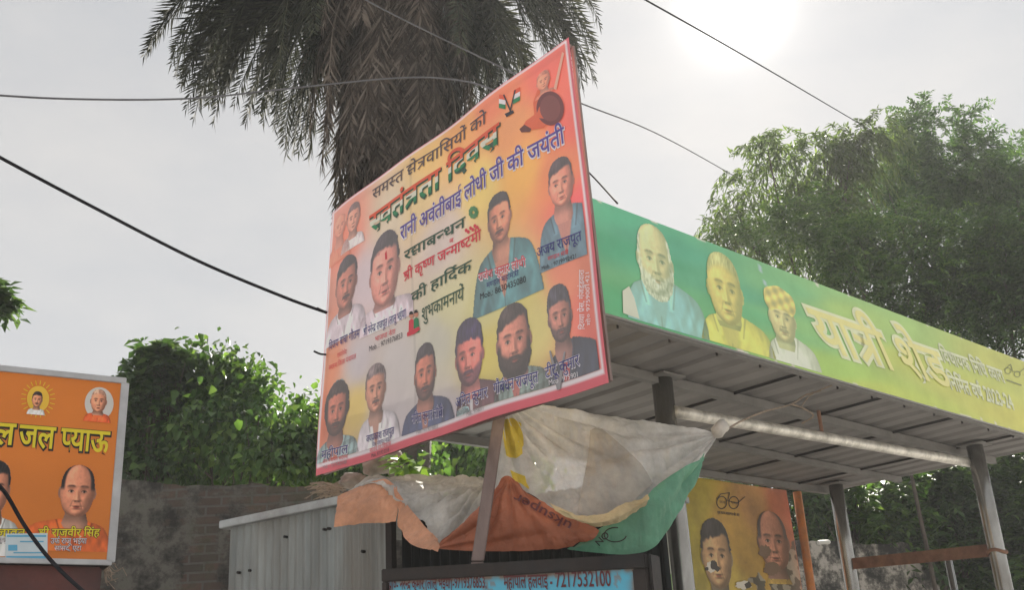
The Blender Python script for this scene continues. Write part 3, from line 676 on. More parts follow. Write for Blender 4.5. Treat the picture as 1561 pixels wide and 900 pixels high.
T('small_lettering', 'सदस्य जिला पंचायत', (503.5, 559), (547, 541), 6.5, ink['red'], cloth)
T('name_lettering', 'श्री नरेन्द्र राजपूत (लालू भईया)', (559, 503), (621.4, 471.5), 11, ink['navy'], cloth, bold=.004)
T('small_lettering', 'भाजपा नेता', (575, 515.5), (604, 502), 7, ink['red'], cloth)
T('small_lettering', 'Mob. : 9719376853', (566.5, 530.5), (615, 508), 7, ink['black'], cloth)
T('name_edge', 'राजेश कुमार लोधी', (734.8, 421), (807, 397), 11, ink['white'], cloth, off=.0036, bold=.05)
T('name_lettering', 'राजेश कुमार लोधी', (734.8, 420), (807, 396), 11, ink['red'], cloth, off=.005, bold=.004)
T('small_lettering', 'मण्डल महामंत्री', (747, 434), (796, 414), 8, ink['navy'], cloth)
T('small_lettering', 'Mob.: 8630435080', (737, 451), (807, 423), 8.5, ink['black'], cloth)
T('name_lettering', 'अजय राजपूत', (823, 382), (885, 352), 14, ink['navy'], cloth, off=.005, bold=.004)
T('small_lettering', 'मण्डल मंत्री', (839, 394), (868, 382), 6, ink['red'], cloth)
T('small_lettering', 'Mob. : 9719992421', (830, 409), (880, 387), 6, ink['black'], cloth)
def outlined(s, L, Rr, h):
    T('name_edge', s, (L[0], L[1] + .4), (Rr[0], Rr[1] + .4), h, ink['white'], cloth, off=.0036, bold=.045)
    T('name_lettering', s, L, Rr, h, ink['navy'], cloth, off=.005, bold=.004)
outlined('महीपाल', (495, 690), (532, 679), 12)
T('small_lettering', 'ग्राम पंचायत सदस्य', (496, 703), (531, 694), 5, ink['red'], cloth, off=.004)
T('small_lettering', 'Mob. : 7217532100', (496, 712), (530, 702), 5, ink['softgrey'], cloth, off=.004)
T('name_lettering', 'जयप्रकाश राजपूत', (558, 665.5), (603, 652), 10, ink['navy'], cloth, off=.005, bold=.004)
T('small_lettering', 'जि० पंचायत वार्ड', (566.5, 676), (595, 667), 6, ink['navy'], cloth)
T('small_lettering', 'सदस्य पद विकास', (562.6, 685), (597, 674), 5.5, ink['red'], cloth)
T('small_lettering', 'Mob. 97192 0218', (565, 693), (594, 684), 5, ink['black'], cloth)
outlined('नमित कुमार लोधी', (630, 634), (678.4, 622), 13)
T('small_lettering', 'Mob.: 9719376853', (637, 657), (670, 648), 6, ink['softgrey'], cloth, off=.004)
outlined('अमित कुमार', (699, 610), (750, 593), 14)
T('small_lettering', 'Mob.: 9756011', (716, 631), (744, 621), 6, ink['softgrey'], cloth, off=.004)
outlined('गौबंधन राजपूत', (759, 588), (821, 567), 16)
outlined('टीटू कुमार', (831, 562), (882, 541), 16)
T('small_lettering', 'Mob.: 975901', (836, 581), (881, 567), 7, ink['white'], cloth, off=.004)
T('printer_lettering', 'दिव्या प्रेस, गंजडुंडवारा', (885, 503), (884, 412), 8, ink['white'], cloth, BL=(892, 503), bold=.006)
T('printer_lettering', 'मो० 9759001421', (896, 497), (893, 414), 5, ink['white'], cloth, BL=(901, 496))

# ------------------------------------------------------------------ bus shelter
S_ = 1.133; SA = np.array([.35, 4.037, 0]) * S_; SD = np.array([.732, .682, 0]); SD /= np.linalg.norm(SD); SN = np.array([-SD[1], SD[0], 0]); SZ = 3.3
def sp(a, p, z): return SA + SD * a + SN * p + np.array([0, 0, z])
shelter = empty('bus_shelter', sp(2.4, 1, 0), 'long steel passenger shelter with faded green and yellow fascia board over corrugated ceiling', 'bus shelter')
# roof sheets, seen from below; left and right panels in two fall lines
v = []; f = []; NA = 260; NP = 10
for j in range(NP + 1):
    for i in range(NA + 1):
        a = -.02 + 4.86 * i / NA; rp = 2.18 - .30 * max(0, (a - .5) / 4.34); p = -.02 + (rp + .02) * j / NP
        ph = (a / .19) % 1.0; h = .016 if ph < .22 else (.0 if .30 < ph < .92 else .008)
        seam = .012 if (a % .86) < .012 else 0
        v.append(sp(a, p, SZ + .012 + h + seam + .01 * noise.noise(Vector((a * 2, p * 2, 0)))))
for j in range(NP):
    for i in range(NA):
        k = j * (NA + 1) + i; f.append((k, k + NA + 1, k + NA + 2, k + 1))
roof = pyd('roof_sheet', v, f, m_roof, shelter)
mb = MB()                               # purlins under the sheets
mb.obox(sp(0, .50, SZ - .045), SD * 4.8, SN * .04, (0, 0, .05)); mb.obox(sp(0, 1.28, SZ - .035), SD * 4.8, SN * .04, (0, 0, .04)); mb.obox(sp(0.2, 2.06, SZ - .05), SD * 4.4 - SN * .24, SN * .04, (0, 0, .05))
mb.obox(sp(-.02, 0.0, SZ - .03), SD * 4.84, SN * .03, (0, 0, .04))
mb.build('purlin', m_ceil_beam, shelter)
for a in (.0, 1.6, 2.46, 3.32, 4.19):
    mb = MB(); mb.obox(sp(a, .03, SZ - .008), SN * 1.9, SD * .007, (0, 0, .016)); mb.build('sheet_seam', m_dark, shelter)
# fascia
fTL = at(900, 295, np.hypot(*sp(-.03, 0, 0)[:2]))
zt0 = 3.84; FP = Panel(sp(-.04, -.03, zt0), SD * 5.9, np.array([0, 0, -(zt0 - SZ + .02)]))
fs = [((905, 320), (98, 184, 146)), ((950, 380), (88, 170, 132)), ((1030, 380), (96, 172, 140)), ((1100, 440), (104, 176, 138)), ((1150, 480), (112, 184, 132)), ((1000, 480), (96, 178, 128)), ((1220, 500), (148, 200, 130)), ((1200, 440), (128, 188, 134)),
      ((1260, 560), (170, 206, 110)), ((1300, 480), (172, 204, 122)), ((1400, 560), (196, 208, 112)), ((1350, 600), (196, 212, 106)), ((1480, 600), (200, 204, 110)), ((1560, 640), (206, 204, 106)), ((1560, 570), (196, 200, 112))]
_ff = blend_field(FP, [(p[0], p[1], c) for p, c in fs])
def fpaint(u, v):
    c = _ff(u, v); c = c * (1 + .08 * (vnoise(u * 3, v, 9, 4) - .5))[:, None]
    torn = (vnoise(u * 10, v, 9, 13) > .86) & (v > .955) | (vnoise(u * 10, v, 11, 3) > .88) & (v < .03); c[torn] = alb((215, 212, 200))
    scr = (np.abs(u - .2185 - .012 * v + .002 * np.sin(v * 14)) < .0013) & (v < .62); c[scr] = alb((176, 200, 204))
    return c
fascia = FP.sheet('fascia_board', 240, 40, fpaint, m_fascia, shelter)
fascia['label'] = 'faded green to yellow fascia board with three portraits'
mb = MB(); mb.obox(sp(-.04, -.026, SZ - .018), SD * 5.9, SN * .02, (0, 0, .54)); mb.build('fascia_backing', m_frame, shelter)
for q in range(13):
    a = .15 + q * .36; mb = MB(); mb.tube([sp(a, .05, SZ + .01), sp(a, .05, SZ - .035)], .006, 6); mb.build('roof_bolt', m_dark, shelter)
Wf = ((176, 206, 162), .48)
def fport(x, y, w, h, **k): return portrait(FP, 'portrait', x, y, w, h, m_fascia, fascia, n=130, vmax=.985, **k)
fport(1004, 345, 116, 172, skin=(206, 206, 160), hair=(216, 218, 196), bc=(212, 214, 196), mc=(150, 146, 116), must=.8, beard=1.0, top='bald', shirt=(112, 178, 196), hx=.40, hy=.30, hh=.29, hw=.21, ys=.44, sw=.56, wash=Wf, turn=.15, bx=.5, inner=(120, 180, 196), jaw=.12)
FP.poly('shirt_sleeve', [(948, 444), (958, 437), (966, 455), (974, 487), (949, 478)], pm('sleeve_white', (200, 208, 190), trans=0), fascia, .004)
fport(1108, 384, 108, 165, skin=(206, 200, 116), hair=(128, 128, 96), top='crop', shirt=(212, 204, 84), hy=.34, hh=.31, hw=.22, hx=.40, ys=.53, sw=.54, wash=((192, 208, 142), .46), turn=.12, inner=(206, 190, 90), bx=.5)
fport(1190, 418, 82, 160, skin=(196, 196, 142), top='turban', hatc=(226, 196, 84), shirt=(214, 218, 212), hy=.40, hh=.22, hw=.22, hx=.40, ys=.54, hair=(90, 80, 60), must=.8, wash=((192, 208, 160), .46), bx=.52)
fy = pm('ink_fascia_yellow', (220, 216, 146), trans=0); fw = pm('ink_fascia_white', (214, 220, 184), trans=0); fg = pm('ink_fascia_grey', (206, 212, 190), trans=0); fd = pm('ink_fascia_dark', (132, 138, 96), trans=0)
FP.text('title_edge', 'यात्री शेड', (1228, 470), (1428, 538), 60, fw, fascia, off=.003, bold=.065, BL=(1256, 533))
FP.text('title_lettering', 'यात्री शेड', (1228, 470), (1428, 538), 60, fy, fascia, off=.0048, bold=.012, BL=(1256, 533))
for s_, L, Rr, BL in (('विधायक निधि द्वारा', (1431, 532), (1526, 566), (1439, 556)), ('निर्मित वर्ष 2023-24', (1442, 572), (1540, 606), (1450, 597))):
    FP.text('small_edge', s_, L, Rr, 20, fg, fascia, off=.0025, bold=.035, BL=(BL[0] - 1, BL[1] - 4))
    FP.text('small_lettering', s_, L, Rr, 20, fw, fascia, off=.0036, bold=.002, BL=(BL[0] - 1, BL[1] - 4))
def ring(panel, name, x, y, r, w, mat, parent, off=.0035, ry=None):
    n = 24; ry = ry or r
    P = [panel.uv(x + r * math.cos(q), y + ry * math.sin(q)) for q in np.arange(n) * 2 * math.pi / n] + [panel.uv(x + (r - w) * math.cos(q), y + (ry - w) * math.sin(q)) for q in np.arange(n) * 2 * math.pi / n]
    return pyd(name, [panel.pt(np.array(p[0]), np.array(p[1]), off) for p in P], [(i, (i + 1) % n, n + (i + 1) % n, n + i) for i in range(n)], mat, parent)
def line(panel, name, pts, w, mat, parent, off=.0035):
    V_, F_ = strokes(pts, w); P = [panel.uv(*p) for p in V_]
    return pyd(name, [panel.pt(np.array(p[0]), np.array(p[1]), off + .0003 * (i // 4)) for i, p in enumerate(P)], F_, mat, parent)
ring(FP, 'spectacles_emblem', 1536, 566, 5, 1, fd, fascia); ring(FP, 'spectacles_emblem', 1550, 571, 5, 1, fd, fascia)
line(FP, 'spectacles_emblem', [(1531, 564), (1540, 556), (1543, 567), (1554, 568), (1561, 562)], 1, fd, fascia, .004)
line(FP, 'emblem_underline', [(1534, 580), (1556, 588)], 2, fd, fascia)
# columns, beam, rails
def col_pts(a, p, z1, z0=0.0): return [sp(a, p, z0), sp(a, p, z1)]
for (a, p, r) in ((1.0, .52, .056), (4.2, .37, .056), (4.50, 1.70, .056), (1.25, 1.9, .05)):
    mb = MB(); mb.tube([sp(a, p, z) for z in np.linspace(0, SZ, 8)], r, 20); c = mb.build('column', m_steel, shelter, smooth=True)
    mb = MB(); q = sp(a, p, SZ - .012); mb.obox(q - SD * .09 - SN * .09, SD * .18, SN * .18, (0, 0, .01)); mb.build('cap_plate', m_ceil_beam, c)
bA, bB = plane_hit(1028, 628, sp(0, .47, 0), SN), plane_hit(1484, 707, sp(0, .43, 0), SN)
mb = MB(); mb.tube(list(np.linspace(bA, bB, 12)), .033, 14); mb.build('cross_beam', M('peeling_white_beam', (.60, .58, .53), rough=.4, var=.2, scale=16, metal=.3, bmp=.15, stain=(.16, .145, .12), stain_amt=.8), shelter, smooth=True)
for fq in (.55,):
    q = bA + (bB - bA) * .42; mb = MB(); mb.tube([q, np.array([q[0], q[1], SZ])], .012, 8); mb.build('hanger_rod', m_rust, shelter)
oz = at(1236, 905, 9.0)
mb = MB(); mb.tube([sp(4.27, 1.92, z) for z in (0, 1.2, 2.4, SZ - .05)], .033, 14); mb.build('rear_post', m_orange, shelter, smooth=True)['label'] = 'slim orange painted rear post with peeling paint'
rA, rB = sp(4.50, 1.70, 0), sp(4.2, .37, 0)
def on_line(px, py): 
    n = np.cross(rB - rA, (0, 0, 1.0)); n /= np.linalg.norm(n); return plane_hit(px, py, rA, n)
a_, b_ = on_line(1290, 858), on_line(1508, 836)
mb = MB(); d_ = b_ - a_; mb.obox(a_ - np.array([0, 0, .06]), d_, np.cross(d_ / np.linalg.norm(d_), (0, 0, 1)) * .012, (0, 0, .085)); mb.build('side_rail', m_rust, shelter)
mb = MB(); q = sp(4.2, .37, 0); zz = plane_hit(1518, 842, sp(4.2, .37, 0), SN)[2]
mb.tube([q + np.array([.062 * math.cos(t), .062 * math.sin(t), zz + .012 * math.sin(t * 2)]) for t in np.linspace(0, 6.28, 20)], .012, 6); mb.build('rope_tie', m_rust, shelter)
mb = MB(); e_ = sp(4.55, .9, 0); mb.tube([e_, e_ + np.array([0, 0, 2.6])], .028, 10); mb.build('rail_post', m_steel, shelter, smooth=True)

# rear poster
RPn = SN; RO = sp(0, 2.02, 0)
h_ = lambda x, y: plane_hit(x, y, RO, RPn)
rTL, rTR = h_(985, 718), h_(1199, 748); rb = h_(1222, 905)
RP = Panel(rTL, rTR - rTL, np.array([0, 0, rb[2] - .35 - rTR[2]]), bow=lambda u, v: .01 * np.sin(6 * u + 3 * v))
poster = empty('poster', (rTL + rTR) / 2 + np.array([0, 0, -1.2]), 'torn yellow to orange poster of two men under the shelter roof', 'poster')
rs = [((1000, 800), (128, 176, 70)), ((1000, 880), (122, 178, 72)), ((1060, 760), (196, 176, 66)), ((1065, 850), (206, 186, 60)), ((1110, 800), (216, 168, 68)), ((1140, 850), (214, 168, 66)), ((1150, 770), (200, 146, 84)), ((1190, 770), (198, 108, 72)), ((1200, 830), (196, 116, 74)), ((1120, 890), (220, 190, 80))]
_rf = blend_field(RP, [(p[0], p[1], c) for p, c in rs])
def torn_mask(u, v): return ((u - .80) * 1.2 + (v - .36) * 1.4 + (vnoise(u, v, 16, 6) - .5) * .35 > .27) & (v > .30) & (u < 1)
def rpaint(u, v):
    c = _rf(u, v) * (1 + .14 * (vnoise(u, v, 7, 4) - .5))[:, None]
    w = (np.sqrt(((u - .02) / .18) ** 2 + ((v - .30) / .34) ** 2) < 1) & (v > .1); c[w] = alb((196, 200, 186))
    t = torn_mask(u, v); k = vnoise(u, v, 30, 8)[t][:, None]; c[t] = np.where(k > .60, alb((176, 168, 150)), alb((92, 84, 70)))
    return c
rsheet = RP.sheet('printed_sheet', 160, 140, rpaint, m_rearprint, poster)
mb = MB(); mb.obox(rTL - SN * -.012 + np.array([0, 0, -2.2]), rTR - rTL, SN * .03, (0, 0, 2.19)); mb.build('backing_board', m_dark, poster)
_tm = lambda p: p
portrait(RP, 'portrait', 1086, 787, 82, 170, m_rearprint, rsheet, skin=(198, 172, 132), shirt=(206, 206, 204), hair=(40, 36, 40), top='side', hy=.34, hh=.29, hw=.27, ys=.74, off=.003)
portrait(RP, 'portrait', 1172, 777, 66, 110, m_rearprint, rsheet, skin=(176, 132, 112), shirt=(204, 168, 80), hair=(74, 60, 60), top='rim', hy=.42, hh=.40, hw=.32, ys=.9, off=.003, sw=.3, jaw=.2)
def tear(name, cx, cy, rx, ry, c1, seed):
    r_ = np.random.default_rng(seed); n = 26
    RP.poly(name, [(cx + rx * (1 + .45 * (r_.random() - .5)) * math.cos(q), cy + ry * (1 + .5 * (r_.random() - .5)) * math.sin(q)) for q in np.arange(n) * 2 * math.pi / n], c1, rsheet, .0045 + .0004 * seed)
td = pm('tear_dark', (58, 52, 46), trans=0); tw = pm('tear_white', (206, 200, 188), trans=0); tbn = pm('tear_brown', (112, 88, 66), trans=0)
tear('torn_patch', 1166, 842, 9, 10, tbn, 1); tear('torn_patch', 1176, 868, 13, 10, tbn, 2); tear('torn_patch', 1085, 865, 9, 8, tw, 3); tear('torn_patch', 1088, 862, 5, 7, td, 4); tear('torn_patch', 1094, 868, 4, 4, td, 5); tear('torn_patch', 1133, 893, 12, 6, tw, 6); tear('torn_patch', 1140, 893, 5, 5, td, 7); tear('torn_patch', 1077, 868, 3, 3, td, 8)
for (x, y) in ((1100, 767), (1119, 767)): ring(RP, 'spectacles_emblem', x, y, 8.5, 1.4, td, rsheet, .004, 10)
line(RP, 'spectacles_emblem', [(1092, 762), (1098, 754), (1112, 752), (1109, 764), (1124, 768), (1136, 758)], 1.3, td, rsheet, .005)
RP.text('emblem_lettering', 'स्वच्छ', (1096, 764), (1106, 765), 4, td, rsheet); RP.text('emblem_lettering', 'भारत', (1114, 765), (1124, 766), 4, td, rsheet)
RP.text('emblem_lettering', 'एक कदम स्वच्छता की ओर', (1093, 780), (1128, 784), 4, td, rsheet, bold=.02)

# ------------------------------------------------------------------ board on the drinking-water kiosk
gA, gB = at(192, 585, 6.6), None
LBd = SD * .98 + SN * -.20; LBd /= np.linalg.norm(LBd); LBn = np.array([-LBd[1], LBd[0], 0])
hb = lambda x, y: plane_hit(x, y, gA, LBn)
lTR = gA; lBR = hb(166, 858); lTL0 = hb(0, 563)
Lw = 1.55; LH = lTR[2] - lBR[2]
LP = Panel(lTR - LBd * Lw, LBd * Lw, np.array([0, 0, -LH]))
board = empty('signboard', (LP.O + LP.e1 * .5 + LP.e2), 'orange printed signboard with grey edge and yellow lettering standing on maroon kiosk wall', 'signboard')
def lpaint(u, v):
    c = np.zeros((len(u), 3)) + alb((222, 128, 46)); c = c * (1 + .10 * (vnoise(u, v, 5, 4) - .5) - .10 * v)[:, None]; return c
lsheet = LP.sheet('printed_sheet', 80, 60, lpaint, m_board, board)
mb = MB(); o_ = LP.O - LP.n * .03
for (P0, d1, d2) in ((LP.O + np.array([0, 0, -.004]), LP.e1, np.array([0, 0, .035])), (LP.O + LP.e2 + np.array([0, 0, -.018]), LP.e1, np.array([0, 0, .03])), (LP.O + LP.e1 - LBd * .028, LBd * .045, LP.e2)):
    mb.obox(P0 - LP.n * .03, d1, d2, LP.n * .044)
mb.build('edge_frame', m_frame, board, bevel=.003)
mb = MB(); mb.obox(LP.O - LP.n * .028, LP.e1, LP.e2, LP.n * .02); mb.build('backing', m_dark, board)
LT = LP.text
for s_, L, Rr, h in (('शीतल', (-76, 641), (24, 648), 32), ('जल प्याऊ', (31, 649), (167, 660), 32)):
    LT('title_edge', s_, (L[0] + .6, L[1] + 1.2), (Rr[0] + .6, Rr[1] + 1.2), h, ink['jet'], lsheet, off=.003, bold=.06)
    LT('title_lettering', s_, L, Rr, h, ink['yellow'], lsheet, off=.0048, bold=.018)
for s_, L, Rr, h in (('श्री राजवीर सिंह', (59, 808), (152, 808), 11), ('राजावत', (-20, 808), (39, 808), 11)):
    LT('name_edge', s_, L, Rr, h, ink['jet'], lsheet, off=.0058, bold=.06); LT('name_lettering', s_, L, Rr, h, ink['yellow'], lsheet, off=.0074, bold=.014)
for s_, L, Rr, h in (('उर्फ राजू भईया', (77, 822), (132, 822), 8), ('सांसद, एटा', (83, 833.5), (124, 833.5), 7), ('विधायक', (-26, 822), (14, 822), 8)):
    LT('small_edge', s_, L, Rr, h, ink['jet'], lsheet, off=.0058, bold=.045); LT('small_lettering', s_, L, Rr, h, ink['white'], lsheet, off=.0074, bold=.002)
def lport(x, y, w, h, **k): return portrait(LP, 'portrait', x, y, w, h, m_board, lsheet, vmax=.985, **k)
lport(112, 706, 128, 132, skin=(196, 142, 118), shirt=(220, 104, 44), hair=(34, 30, 32), top='rim', hx=.58, hy=.32, hh=.30, hw=.205, ys=.63, sw=.56, bx=.5, must=.15, turn=.05, inner=(214, 98, 42), smile=0)
lport(-2, 697, 96, 150, skin=(190, 138, 116), shirt=(206, 208, 206), hair=(30, 28, 30), top='side', hy=.32, hh=.26, hw=.225, ys=.58, sw=.56, must=.9, inner=(200, 202, 200))
LP.poly('round_medal', LP.disc(58, 609, 17, ry=20), pm('medal_yellow', (232, 188, 54), trans=0), lsheet, .003)
lport(58, 597, 28, 36, skin=(204, 150, 120), shirt=(220, 220, 216), hair=(36, 30, 32), hy=.36, hh=.32, hw=.27, ys=.72, must=.9, off=.0045)
for q in range(22):
    t = q * 2 * math.pi / 22
    line(LP, 'medal_ray', [(58 + 19 * math.cos(t), 609 + 22 * math.sin(t)), (58 + 26 * math.cos(t), 609 + 28 * math.sin(t))], 1.0, ink['yellow'], lsheet, .003)
LP.poly('round_medal', LP.disc(151, 616, 22, ry=25), pm('medal_grey', (206, 204, 200), trans=0), lsheet, .003)
lport(152, 592, 42, 52, skin=(206, 152, 126), shirt=(222, 96, 50), hair=(150, 120, 104), top='crop', hy=.38, hh=.34, hw=.28, ys=.72, off=.0045)
stk = LP.poly('pasted_notice', [(8, 815), (72, 814), (72, 857), (8, 860)], pm('notice_paper', (200, 214, 222), trans=0), lsheet, .010)
for k, (y0, y1, x0, x1) in enumerate(((817, 820, 10, 70), (832, 841, 12, 26), (826, 828, 30, 66), (843, 845, 20, 66), (849, 855, 9, 71))):
    LP.poly('notice_print', [(x0, y0), (x1, y0), (x1, y1), (x0, y1)], pm('notice_blue%d' % k, (92, 168, 206), trans=0), lsheet, .0115 + .0002 * k)
# kiosk under it
kio = empty('water_kiosk', np.array([*(LP.O + LP.e1 * .5 - LP.n * .4)[:2], 0]), 'maroon painted kiosk wall below the orange signboard', 'kiosk')
zb = LP.O[2] - LH - .02; kO = LP.O - LP.n * .50
mb = MB(); mb.obox(np.array([kO[0], kO[1], 0]) - LBd * .3, LBd * (Lw + .26), LP.n * .46, (0, 0, zb)); mb.build('wall', m_maroon, kio, bevel=.01)
mb = MB(); mb.obox(np.array([kO[0], kO[1], zb]) - LBd * .34, LBd * (Lw + .33), LP.n * .50, (0, 0, .018)); mb.build('slab', m_dark, kio)

# ------------------------------------------------------------------ brick wall behind
def brick_mat():
    m, t, b, o = new_mat('mossy_old_brick'); v = coords(t)
    sx = t.nodes.new('ShaderNodeSeparateXYZ'); t.links.new(v, sx.inputs[0]); cx = t.nodes.new('ShaderNodeCombineXYZ')
    t.links.new(sx.outputs[0], cx.inputs[0]); t.links.new(sx.outputs[2], cx.inputs[1])
    bk = N(t, 'ShaderNodeTexBrick', Scale=1.0); bk.inputs['Brick Width'].default_value = .23; bk.inputs['Row Height'].default_value = .070; bk.inputs['Mortar Size'].default_value = .010; bk.inputs['Mortar Smooth'].default_value = .3
    bk.inputs['Color1'].default_value = (.10, .062, .048, 1); bk.inputs['Color2'].default_value = (.055, .046, .038, 1); bk.inputs['Mortar'].default_value = (.10, .096, .088, 1)
    t.links.new(cx.outputs[0], bk.inputs['Vector'])
    n = N(t, 'ShaderNodeTexNoise', Scale=1.1, Detail=10.0, Roughness=.7); t.links.new(v, n.inputs['Vector'])
    n2 = N(t, 'ShaderNodeTexNoise', Scale=3.2, Detail=12.0, Roughness=.72); t.links.new(v, n2.inputs['Vector'])
    plaster = ramp(t, n2.outputs['Fac'], [(.42, (.016, .016, .014)), (.50, (.060, .056, .050)), (.58, (.17, .16, .145))])
    f = ramp(t, n.outputs['Fac'], [(.50, 0.0), (.55, .8)])
    c = mixc(t, f.outputs[0], plaster.outputs[0], bk.outputs['Color'])
    ms = ramp(t, n2.outputs['Fac'], [(.50, 0.0), (.60, .55)])
    c = mixc(t, ms.outputs[0], c, (.020, .030, .011))
    t.links.new(c, b.inputs['Base Color']); b.inputs['Roughness'].default_value = .95
    h = mixc(t, f.outputs[0], (0.6, .6, .6), bk.outputs['Fac']); iv = N(t, 'ShaderNodeMath', operation='SUBTRACT'); iv.inputs[0].default_value = 1.0; t.links.new(h, iv.inputs[1])
    ad = N(t, 'ShaderNodeMath', operation='ADD'); t.links.new(iv.outputs[0], ad.inputs[0]); t.links.new(n2.outputs['Fac'], ad.inputs[1])
    bump(t, b, ad.outputs[0], .8, .02); return m
m_brick = brick_mat()
def rough_wall(name, A, B, mat, thick, label, cat, drop=0.0):
    A = np.asarray(A); B = np.asarray(B); d = B - A; d[2] = 0; L = np.linalg.norm(d); d /= L; nn = np.array([-d[1], d[0], 0])
    n = int(L / .06); V = []; Fc = []; nz = 30
    for side in (0, 1):
        for j in range(nz + 1):
            for i in range(n + 1):
                x = L * i / n; zt = A[2] + (B[2] - A[2]) * i / n + .05 * noise.noise(Vector((x * 2.2, 4.7, 0))) + .03 * noise.noise(Vector((x * 9, 1, 0)))
                z = zt * j / nz; dd = .03 * noise.noise(Vector((x * 1.7, z * 2.1, side * 5)))
                V.append(np.array([A[0], A[1], 0]) + d * x + nn * (side * thick + dd) + np.array([0, 0, z]))
    k = (n + 1) * (nz + 1)
    for s_ in (0, 1):
        for j in range(nz):
            for i in range(n):
                a = s_ * k + j * (n + 1) + i; q = (a, a + 1, a + n + 2, a + n + 1); Fc.append(q if s_ == 0 else q[::-1])
    for i in range(n): a = nz * (n + 1) + i; Fc.append((a, a + 1, k + a + 1, k + a))
    for j in range(nz):
        for e in (0, n): a = j * (n + 1) + e; Fc.append((a, a + n + 1, k + a + n + 1, k + a))
    ang = math.atan2(d[1], d[0]); Mr = Matrix.Translation(Vector((A[0], A[1], 0))) @ Matrix.Rotation(ang, 4, 'Z'); Mi = Mr.inverted()
    o = pyd(name, [Mi @ Vector(p) for p in V], Fc, mat); o.matrix_world = Mr
    return tag(o, label, cat)
wA, wB = at(120, 731, 9.0), at(700, 752, 8.4); wA = wA + (wA - wB) * .8
wall = rough_wall('brick_wall', wA, wB, m_brick, .24, 'dark mossy brick wall with crumbling plaster below the leafy bush', 'wall')
def blotch_mat():
    m, t, b, o = new_mat('stained_plaster'); v = coords(t); n = N(t, 'ShaderNodeTexNoise', Scale=3.4, Detail=12.0, Roughness=.7); t.links.new(v, n.inputs['Vector'])
    r = ramp(t, n.outputs['Fac'], [(.43, (.016, .016, .015)), (.50, (.09, .085, .075)), (.57, (.30, .28, .25))]); t.links.new(r.outputs[0], b.inputs['Base Color']); b.inputs['Roughness'].default_value = .95
    bump(t, b, n.outputs['Fac'], .6, .02); return m
m_oldwall = blotch_mat()
qA, qB = at(960, 822, 12.0), at(1420, 832, 14.5); qA[2] = at(1240, 815, 13)[2]; qB[2] = qA[2] - .05
rough_wall('boundary_wall', qA, qB, m_oldwall, .25, 'stained grey boundary wall seen through the shelter below the trees', 'wall')
c0 = at(1247, 828, 11.8); pipe = MB(); pd = np.array([.9, .35, .05]) * .13
pipe.tube([c0, c0 + pd * .5, c0 + pd, c0 + pd * 1.15], [.022, .022, .022, .016], 16); 
tag(pipe.build('drain_pipe', pm('white_plastic', (178, 178, 172), trans=0), smooth=False), 'short white plastic pipe end at the stained boundary wall', 'pipe')

# ------------------------------------------------------------------ tin shed
tA = at(352, 803, 6.7); tB = at(602, 752, 5.75); td_ = tB - tA; td_[2] = 0; tL = np.linalg.norm(td_); td_ /= tL; tn = np.array([td_[1], -td_[0], 0])
shed = empty('tin_shed', np.array([*(tA + td_ * tL * .5)[:2], 0]), 'grey corrugated tin shed with dark shutter, half covered by hanging sheets', 'shed')
v, f = corrugated(np.array([tA[0], tA[1], 0]), td_, (0, 0, 1), tL, 1.0, pitch=.062, amp=.009, nrm=tn, nz=8, jitter=1)
for k in range(len(v)):
    x = np.dot(v[k] - np.array([tA[0], tA[1], 0]), td_); v[k][2] *= (tA[2] + (tB[2] - tA[2]) * x / tL) - .01
pyd('side_wall', v, f, m_galv, shed, True)
mb = MB(); tilt = (tB - tA)
mb.obox(tA + tn * .05 - td_ * .05 + np.array([0, 0, -.012]), tilt + td_ * .1, -tn * .10, (0, 0, .045)); mb.build('roof_trim', M('dull_roof_edge', (.34, .36, .37), rough=.6, var=.25, scale=7, metal=.2, stain=(.15, .13, .11)), shed, bevel=.004)
mb = MB(); back = -tn * 1.9 + td_ * .4
mb.obox(tA + np.array([0, 0, .0]) - tn * .05, tilt, back, (0, 0, .02)); mb.build('roof_sheet', m_galv, shed)
fE = at(1010, 850, 5.2); fs0 = np.array([tB[0], tB[1], 0]); fd_ = np.array([fE[0], fE[1], 0]) - fs0; fL = np.linalg.norm(fd_); fd_ /= fL; fn = np.array([fd_[1], -fd_[0], 0])
mb = MB(); mb.obox(fs0 - fd_ * .03 - fn * .0, fd_ * .035, fn * .05, (0, 0, tB[2] - .02)); mb.build('corner_post', m_dark, shed)
v, f = corrugated(fs0 - fn * .03 + fd_ * .02, fd_, (0, 0, 1), fL, tB[2] - .1, pitch=.055, amp=.012, nrm=fn, nz=2); pyd('shutter', v, f, m_darksheet, shed, True)
mb = MB(); mb.obox(fs0 - fn * .6 + np.array([0, 0, tB[2] - .14]), fd_ * fL, fn * .5, (0, 0, .03)); mb.build('front_canopy', m_galv, shed)
rs_ = random.Random(5); 
for q in range(9):
    x = rs_.uniform(.05, .95) * tL; z = (tA[2] + (tB[2] - tA[2]) * x / tL) * rs_.choice([.80, .9, .955]); p = np.array([tA[0], tA[1], 0]) + td_ * x + np.array([0, 0, z])
    mb = MB(); mb.tube([p, p + tn * .022], .008, 8); mb.build('bolt', m_dark, shed)

